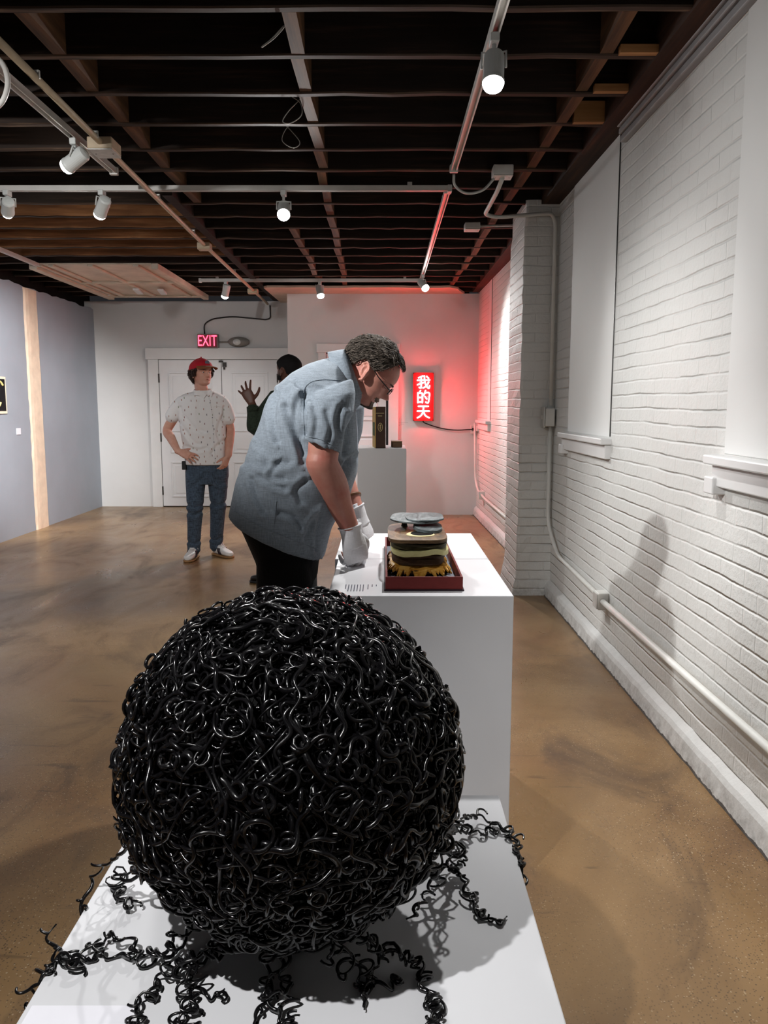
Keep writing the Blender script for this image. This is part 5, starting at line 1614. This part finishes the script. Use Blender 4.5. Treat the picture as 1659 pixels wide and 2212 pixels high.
# ------------------------------------------------------------------ man in the red cap
D2 = 7.5
def B(px, py, d=D2): return at(px, py, d)
M['skin_fair'] = skin('fair pinkish skin', srgb(208, 160, 140), srgb(190, 112, 94), .5)
t = NT('white shirt with small figures')
o_ = t.oco()
sx = t.new('ShaderNodeSeparateXYZ'); t.l.new(o_, sx.inputs[0])
cv = t.new('ShaderNodeCombineXYZ'); t.l.new(t.math('ADD', sx.outputs[0], t.math('MULTIPLY', sx.outputs[1], .35)), cv.inputs[0]); t.l.new(t.math('MULTIPLY', sx.outputs[2], 1.0), cv.inputs[1])
def marks(sc, ox, thr):
    v = t.new('ShaderNodeTexVoronoi', voronoi_dimensions='2D', feature='F1'); v.inputs['Scale'].default_value = sc; v.inputs['Randomness'].default_value = .75
    vm = t.new('ShaderNodeVectorMath', operation='ADD'); t.l.new(cv.outputs[0], vm.inputs[0]); vm.inputs[1].default_value = (ox, ox * .7, 0); t.l.new(vm.outputs[0], v.inputs['Vector'])
    d = t.new('ShaderNodeVectorMath', operation='SUBTRACT'); t.l.new(vm.outputs[0], d.inputs[0])
    t.l.new(v.outputs['Position'], d.inputs[1])
    sp = t.new('ShaderNodeSeparateXYZ'); t.l.new(d.outputs[0], sp.inputs[0])
    a = t.math('LESS_THAN', t.math('ABSOLUTE', sp.outputs[0]), .0031)
    b_ = t.math('LESS_THAN', t.math('ABSOLUTE', sp.outputs[1]), .0085)
    cs = t.new('ShaderNodeSeparateColor'); t.l.new(v.outputs['Color'], cs.inputs[0])
    return t.math('MULTIPLY', a, b_), cs.outputs[0]
m1, s1 = marks(16.5, .3, .5)
colr = t.ramp(s1, [(0, srgb(150, 92, 62)), (.4, srgb(120, 60, 44)), (.6, srgb(96, 112, 60)), (.8, srgb(70, 60, 66)), (1, srgb(176, 120, 70))], 'CONSTANT')
c_ = t.mix(t.math('MULTIPLY', m1, .9), srgb(228, 226, 226), colr)
t.bump(t.noise(o_, 40, 4), .25, .006)
M['shirt_print'] = t.set(c_, .8, .2)
M['denim'] = fabric('dark blue denim', srgb(66, 79, 94), weave=500, var=.28, bump=.5)
M['cap_red'] = fabric('red cap cloth', srgb(176, 30, 44), var=.08)
M['cap_brim'] = fabric('brown cap brim', srgb(132, 78, 46), var=.08)
M['hair_brown'] = plain('dark brown hair', srgb(52, 34, 26), .5, .4, var=.4, scale=60)
M['shoe_white'] = plain('white leather', srgb(226, 224, 222), .45, .4, var=.03)
M['stripe_dark'] = plain('dark shoe stripe', srgb(44, 30, 40), .5, .4)
M['stubble'] = plain('brown stubble', srgb(120, 78, 62), .7, .2)
H2 = .238
R2 = Matrix.Rotation(math.radians(-44), 4, 'Z') @ Matrix.Rotation(math.radians(-3), 4, 'Y')
O2 = B(440, 833, 7.45); O2 = O2 - R2 @ Vector((.12 * H2, 0, 0))
HM2 = Matrix.Translation(O2) @ R2
h2 = lambda x, y, z: HM2 @ Vector((x * H2, y * H2, z * H2))
body = [xform(q, HM2) for q in head_parts(H2)]
body.append(limb([h2(-.08, 0, .3), h2(-.08, 0, .02), B(437, 849, 7.5), B(437, 862, 7.5)], [.06, .058, .064, .085], 6, 24))
pr2 = lambda y, l, r_, hd, k=1.0, dy=0: ((B(l, y) + B(r_, y)) / 2 + Vector((0, dy, 0)), (B(r_, y) - B(l, y)) / 2 * k, Vector((0, hd, 0)))
body.append(loft([pr2(1015, 408, 486, .1, .8), pr2(950, 398, 484, .1, .85), pr2(890, 392, 482, .1, .85), pr2(858, 396, 478, .07, .85)], 20))
# his right arm, hand on hip
s1_, e1_, w1_ = B(392, 869, 7.5), B(361, 930, 7.52), B(384, 974, 7.33)
body.append(limb([s1_, s1_.lerp(e1_, .55), e1_, e1_.lerp(w1_, .35), w1_], [.042, .046, .042, .042, .029], 6, 20))
hx, hz = Vector((.90, -.18, -.36)), Vector((.3, -.82, .5))
body += [xform(q, orient(w1_ + hx.normalized() * .02, hx, hz)) for q in hand_parts(1, curls=[(12, 18, 12), (16, 18, 12), (18, 20, 12), (20, 22, 12)], spread=9, scale=1.05, thumb_out=1.0)]
# his left arm, hand in pocket
s2_, e2_, w2_ = B(480, 871, 7.5), B(497, 928, 7.56), B(493, 985, 7.44)
body.append(limb([s2_, s2_.lerp(e2_, .55), e2_, e2_.lerp(w2_, .35), w2_], [.042, .046, .043, .044, .032], 6, 20))
hx, hz = Vector((-.35, -.2, -.9)), Vector((.8, -.55, -.2))
body += [xform(q, orient(w2_ + hx.normalized() * .01, hx, hz)) for q in hand_parts(-1, curl=(20, 25, 15), spread=3, scale=.95)]
k1, a1 = B(421, 1098, 7.42), B(419, 1183, 7.44)
k2, a2 = B(471, 1094, 7.5), B(467, 1176, 7.58)
hl, hr = B(423, 1012, 7.5), B(471, 1012, 7.5)
body.append(limb([hl, k1, a1], [.07, .05, .038], 5, 14)); body.append(limb([hr, k2, a2], [.07, .05, .038], 5, 14))
me = fuse('person', body, .0048, 3)
p2 = obj('person', me, M['skin_fair'], smooth=True)
pl = Vector((B(440, 1100).x, 7.48, 0)); localise(p2.data, pl); p2.location = pl
tag(p2, 'standing man in red cap and white printed shirt, hand on hip by the double doors', 'person')
tor = loft([pr2(1003, 401, 491, .125, dy=-.02), pr2(985, 401, 490, .13, dy=-.02), pr2(950, 395, 488, .13, dy=-.015), pr2(915, 389, 487, .128, dy=-.01), pr2(885, 385, 488, .128), pr2(868, 384, 489, .12), pr2(857, 387, 486, .105), pr2(851, 398, 477, .09), pr2(845, 420, 462, .072)], 40, 2.4)
sl1 = limb([B(396, 866, 7.5), B(383, 882, 7.5), B(370, 903, 7.5)], [.06, .066, .064], 6, 24)
sl2 = limb([B(478, 867, 7.5), B(487, 884, 7.52), B(495, 908, 7.53)], [.06, .065, .062], 6, 24)
ln2 = [([(398, 900), (420, 925), (440, 932)], .012, 5, .006), ([(400, 930), (418, 955), (432, 960)], .010, 4, .006), ([(402, 965), (425, 972), (446, 968)], .010, 4, .006), ([(480, 900), (470, 930), (474, 950)], .010, 4, .006), ([(486, 950), (470, 962), (458, 980)], .010, 4, .006), ([(389, 880), (392, 900), (390, 915)], .012, 3, .003), ([(484, 880), (482, 900), (484, 915)], .012, 3, .003), ([(430, 870), (428, 900), (434, 930)], .006, 4, .004)]
def w2f(co, no): return co + no * (creases(co, ln2) * (co[:, 1] < 7.5) + .006 * sines(co, 13, 10, 12, 35))[:, None]
sme = fuse('shirt', [tor, sl1, sl2], .007, 4, w2f)
sh2 = part('shirt', sme, M['shirt_print'], p2, smooth=True)
wm = sme.copy(); wm.transform(Matrix.Translation(pl))
M['shirt_plain'] = plain('white shirt cloth', srgb(228, 226, 226), .8, .2, var=.03)
part('placket', mesh_from([seam(wm, [(449, 850), (456, 880), (459, 915), (461, 950), (464, 985), (466, 1000)], .005)]), M['shirt_plain'], sh2, smooth=True)
mb = MB()
for q in drape(wm, [(450, 856), (457, 885), (460, 920), (462, 955), (465, 990)], 0, None, .006, 2): mb.sphere(q, .005, 8)
part('button', mb, M['lettering'], sh2)
part('pocket_seam', mesh_from([seam(wm, [(461, 879), (470, 878), (480, 880)], .003), seam(wm, [(461, 880), (463, 900), (472, 909), (482, 902), (481, 881)], .0025)]), M['shirt_plain'], sh2)
# collar points
cl = MB()
for sg, pts in ((1, [(419, 846), (430, 843), (446, 852), (440, 862), (428, 853)]), (-1, [(449, 850), (456, 842), (459, 846), (456, 858)])):
    P = [B(x, y, 7.38 if sg > 0 else 7.385) for x, y in pts]
    cl.add([tuple(p) for p in P] + [tuple(p + Vector((0, .012, 0))) for p in P], [tuple(range(len(P)))[::-1], tuple(range(len(P), 2 * len(P)))] + [(i, (i + 1) % len(P), len(P) + (i + 1) % len(P), len(P) + i) for i in range(len(P))])
V = []; Fc = []
c0 = B(438, 847, 7.47)
for i in range(36):
    t_ = 2 * PI * i / 36
    for rr, z in ((.070, -.03), (.068, .022), (.076, .024), (.094, -.018)): V.append(tuple(c0 + Vector((math.cos(t_) * rr * 1.05, math.sin(t_) * rr, z + .012 * math.sin(t_)))))
for i in range(36):
    for k_ in range(4):
        Fc.append((i * 4 + k_, i * 4 + (k_ + 1) % 4, ((i + 1) % 36) * 4 + (k_ + 1) % 4, ((i + 1) % 36) * 4 + k_))
cl.add(V, Fc)
part('collar', cl, M['shirt_plain'], sh2)
tp = [loft([pr2(985, 405, 488, .105), pr2(1005, 402, 493, .115), pr2(1028, 402, 494, .118), pr2(1045, 406, 490, .105)], 32, 2.3),
      limb([hl + Vector((0, 0, -.02)), hl.lerp(k1, .5), k1, k1.lerp(a1, .5), a1 + Vector((0, 0, .02)), a1 - Vector((0, 0, .03))], [.098, .088, .074, .066, .061, .062], 6, 22),
      limb([hr + Vector((0, 0, -.02)), hr.lerp(k2, .5), k2, k2.lerp(a2, .5), a2 + Vector((0, 0, .02)), a2 - Vector((0, 0, .03))], [.098, .088, .074, .066, .06, .061], 6, 22)]
ln3 = [([(404, 1090), (420, 1096), (436, 1092)], .010, 4, .006), ([(405, 1106), (420, 1112), (436, 1104)], .010, 4, .005), ([(452, 1085), (470, 1092), (490, 1084)], .010, 4, .006), ([(406, 1170), (420, 1175), (432, 1168)], .01, 3, .006), ([(454, 1163), (466, 1168), (478, 1160)], .01, 3, .006), ([(445, 1020), (430, 1040), (415, 1050)], .008, 4, .005), ([(450, 1022), (466, 1040), (482, 1046)], .008, 4, .005)]
def w3f(co, no): return co + no * (creases(co, ln3) + .004 * sines(co, 17, 10, 15, 45))[:, None]
part('jeans', fuse('jeans', tp, .008, 4, w3f), M['denim'], p2, smooth=True)
shoe(p2, (a1.x + .005, 7.50, 0), (-.06, -1), .285, M['shoe_white'], M['sole_gum'], lace=M['shoe_white'], stripes=M['stripe_dark'])
shoe(p2, (a2.x - .03, 7.62, 0), (.72, -.69), .285, M['shoe_white'], M['sole_gum'], lace=M['shoe_white'], stripes=M['stripe_dark'])
mb = MB(); mb.box(-.02, .02, -.015, .015, -.05, .03)
me = mb.mesh('key_pouch'); me.transform(Matrix.Translation(B(398, 1003, 7.42))); part('key_pouch', me, M['black_rubber'], p2, bevel=.005)
# cap
def capmask(h, t_): return h > np.interp(t_, [0, .8, 1.6, 2.4, PI], [.66, .645, .60, .56, .55])
shell(H2, capmask, .017, HM2, 2, 'cap_crown', M['cap_red'], p2, .0015)
V = []; Fc = []
nb_ = 21
for j in range(7):
    f = j / 6
    for i in range(nb_):
        t_ = (i / (nb_ - 1) - .5) * 2 * 1.15
        b0 = head_pts(np.array(.665), np.array(t_), H2, .016, nose=0)
        ext = .085 * f * math.cos(t_ * 1.15) ** .55
        V.append((b0[0] + ext, b0[1] * (1 + .06 * f), b0[2] + .010 - .035 * f * .55 - .10 * f * 0 - 1.1 * (b0[1] ** 2) * f * 1.2))
n0 = len(V)
V += [(x, y, z - .006) for x, y, z in V]
for j in range(6):
    for i in range(nb_ - 1):
        a = j * nb_ + i
        Fc.append((a, a + 1, a + nb_ + 1, a + nb_)); Fc.append((n0 + a + nb_, n0 + a + nb_ + 1, n0 + a + 1, n0 + a))
for i in range(nb_ - 1):
    a = 6 * nb_ + i; Fc.append((a, a + 1, n0 + a + 1, n0 + a))
part('cap_brim', move(MB().add(V, Fc).mesh('cap_brim'), HM2), M['cap_brim'], p2, smooth=True)
mb = MB(); mb.sphere(head_pts(np.array(.99), np.array(0.0), H2, .02), .007, 10); part('cap_button', move(mb.mesh('b'), HM2), M['cap_red'], p2, smooth=True)
P = head_pts(np.array(.80), np.array(.0), H2, .021, nose=0)
mb = MB(); mb.sphere(P, (.006, .026, .018), 12); part('cap_patch', move(mb.mesh('b'), HM2), M['lettering'], p2, smooth=True)
def mask2(h, t_): return np.interp(t_, [1.0, 1.25, 1.5, 1.8, PI], [.62, .42, .40, .24, .16]) < h < .66 and t_ > 1.05
def flow2(h, t_): return (-1.0, .35 * math.copysign(1, -t_))
st = hair_strands(H2, mask2, flow2, 420, 14, (.04, .07), .003, .008, .02, .006, 8)
part('hair', move(many_tubes('hair', st, 5), HM2), M['hair_brown'], p2, smooth=True)
shell(H2, lambda h, t_: mask2(h, t_), .007, HM2, 5, 'nape_hair', M['hair_brown'], p2, .004)
brows(p2, H2, HM2, M['hair_brown'], 12); add_eyes(p2, H2, HM2, k=.64)
M['lip'] = plain('lip', srgb(170, 96, 88), .5, .4)
def lips(root, H, Mx, mat):
    mb = MB()
    for hh in (.226, .202):
        P = [head_pts(np.array(hh - .012 * (abs(i) / 6) ** 2 * (1 if hh > .21 else -1)), np.array(i * .035), H, .0005) for i in range(-6, 7)]
        mb.tube(P, [.0012 + .0022 * math.cos(i / 6 * 1.4) for i in range(-6, 7)], 6)
    part('lips', move(mb.mesh('lips'), Mx), mat, root, smooth=True)
lips(p2, H2, HM2, M['lip'])
# ------------------------------------------------------------------ person behind, raising a hand
D3 = 6.45
def C3(px, py, d=D3): return at(px, py, d)
M['skin_dark'] = skin('deep brown skin', srgb(84, 52, 40), srgb(70, 36, 28), .4)
M['green_shirt'] = fabric('dark green patterned shirt', srgb(34, 44, 34), var=.3, bump=.4)
M['hair_black'] = plain('close cropped black hair', srgb(16, 13, 13), .8, .2, var=.3, scale=300, bump=.6, bscale=500)
H3 = .232
R3 = Matrix.Rotation(math.radians(141), 4, 'Z')
O3 = C3(626, 831, 6.45) - R3 @ Vector((-.03 * H3, 0, 0))
HM3 = Matrix.Translation(O3) @ R3
h3 = lambda x, y, z: HM3 @ Vector((x * H3, y * H3, z * H3))
body = [xform(q, HM3) for q in head_parts(H3)]
cx3 = O3.x + .02
V3 = lambda x, y, z: Vector((cx3 + x, D3 + y, z))
body.append(limb([h3(-.1, 0, .3), h3(-.1, 0, 0), V3(0, .0, 1.42)], [.06, .058, .08], 6, 20))
body.append(loft([(V3(-.02, 0, .95), (.13, 0, 0), (0, .13, 0)), (V3(0, 0, 1.2), (.12, 0, 0), (0, .15, 0)), (V3(0, 0, 1.40), (.09, 0, 0), (0, .14, 0))], 20))
sh3, el3, wr3_ = C3(592, 862, 6.28), C3(551, 926, 6.2), C3(545, 874, 6.2)
body.append(limb([sh3, el3, wr3_], [.05, .042, .03], 6, 18))
hx, hz = Vector((-.42, .1, .88)), Vector((-.05, -1, .05))
body += [xform(q, orient(wr3_ + hx.normalized() * .02, hx, hz)) for q in hand_parts(-1, curls=[(8, 14, 10), (14, 20, 14), (18, 24, 16), (16, 22, 16)], spread=17, scale=1.04, thumb_out=1.15)]
body.append(limb([V3(.02, .2, 1.38), V3(.02, .26, 1.1), V3(-.1, .24, .95)], [.05, .042, .03], 5, 14))
body += [xform(q, orient(V3(-.11, .24, .93), (-.5, 0, -.85), (0, 1, .1))) for q in hand_parts(1, curl=(20, 30, 20))]
for y in (-.1, .12): body.append(limb([V3(-.02, y, .92), V3(-.05, y, .5), V3(-.12, y, .08)], [.07, .05, .038], 5, 14))
me = fuse('person', body, .005, 3)
p3 = obj('person', me, M['skin_dark'], smooth=True)
p3l = Vector((cx3, D3, 0)); localise(p3.data, p3l); p3.location = p3l
tag(p3, 'man in dark green shirt seen from behind, raising an open hand', 'person')
shp = [loft([(V3(-.02, 0, .86), (.16, 0, 0), (0, .19, 0)), (V3(-.01, 0, 1.05), (.16, 0, 0), (0, .19, 0)), (V3(0, 0, 1.28), (.15, 0, 0), (0, .21, 0)), (V3(0, 0, 1.43), (.125, 0, 0), (0, .2, 0)), (V3(0, 0, 1.50), (.085, 0, 0), (0, .13, 0)), (V3(0, 0, 1.545), (.068, 0, 0), (0, .07, 0))], 32, 2.3),
       limb([sh3 + Vector((.03, 0, .01)), sh3.lerp(el3, .5), el3, el3.lerp(wr3_, .6), wr3_ + (el3 - wr3_).normalized() * .02], [.078, .066, .058, .048, .043], 6, 22),
       limb([V3(.02, .18, 1.40), V3(.02, .26, 1.1), V3(-.09, .24, .97)], [.075, .06, .045], 6, 20)]
def w4(co, no): return co + no * (.006 * sines(co, 23, 10, 20, 60))[:, None]
s3 = part('shirt', fuse('shirt', shp, .007, 3, w4), M['green_shirt'], p3, smooth=True)
axc = (wr3_ - el3).normalized(); uc = axc.orthogonal().normalized(); vc = axc.cross(uc)
mb = MB()
V, f_ = loft([(wr3_ - axc * .055, uc * .047, vc * .047), (wr3_ - axc * .012, uc * .045, vc * .045)], 20); mb.add(V, f_)
part('cuff', mb, M['green_shirt'], s3, smooth=True)
tp = [loft([(V3(-.02, 0, .98), (.13, 0, 0), (0, .165, 0)), (V3(-.02, .01, .86), (.135, 0, 0), (0, .175, 0))], 28)]
for y in (-.09, .12): tp.append(limb([V3(-.02, y, .88), V3(-.05, y, .5), V3(-.12, y, .08)], [.095, .075, .062], 6, 20))
part('trousers', fuse('trousers', tp, .009, 4), M['black_cloth'], p3, smooth=True)
for y, ox in ((-.09, 0), (.12, .04)): shoe(p3, (cx3 - .06 + ox, D3 + y + .0, 0), (-1, .12), .29, M['black_leather'], M['black_rubber'])
def mask3(h, t_): return h > np.interp(t_, [0, .5, .9, 1.2, 1.4, 1.55, 1.75, 2.0, PI], [.80, .79, .72, .62, .44, .52, .56, .36, .22])
shell(H3, mask3, .008, HM3, 7, 'hair', M['hair_black'], p3, .0012)
def mask3b(h, t_): return (h < np.interp(t_, [0, .3, .8, 1.2, 1.42], [.16, .2, .24, .36, .46])) and t_ < 1.45 and h > .16
shell(H3, lambda h, t_: mask3b(h, t_), .006, HM3, 8, 'beard', M['hair_black'], p3, .0012)
add_eyes(p3, H3, HM3)
EXPOSURE = 0.66
# ================================================================== CAMERA, WORLD, VIEW
cam = bpy.data.cameras.new('camera'); co = bpy.data.objects.new('camera', cam); COL.objects.link(co)
co.location = (0, 0, CAMZ); co.rotation_euler = (PI / 2 - PITCH, 0, 0)
cam.sensor_fit = 'HORIZONTAL'; cam.sensor_width = 36.0; cam.lens = 36.0 * F / 1659.0
cam.clip_start = .05; cam.clip_end = 60
scene.camera = co
w = bpy.data.worlds.new('world'); scene.world = w; w.use_nodes = True
w.node_tree.nodes['Background'].inputs[0].default_value = (.05, .05, .055, 1)
w.node_tree.nodes['Background'].inputs[1].default_value = .2
vs = scene.view_settings
vs.view_transform = 'Standard'; vs.look = 'None'; vs.gamma = 1; vs.use_curve_mapping = False
vs.exposure = EXPOSURE
cy_ = scene.cycles
cy_.use_denoising = True
cy_.max_bounces = 6; cy_.diffuse_bounces = 4; cy_.glossy_bounces = 2; cy_.transmission_bounces = 2
cy_.use_adaptive_sampling = True; cy_.adaptive_threshold = .05
cy_.sample_clamp_indirect = 6
cy_.caustics_reflective = False; cy_.caustics_refractive = False
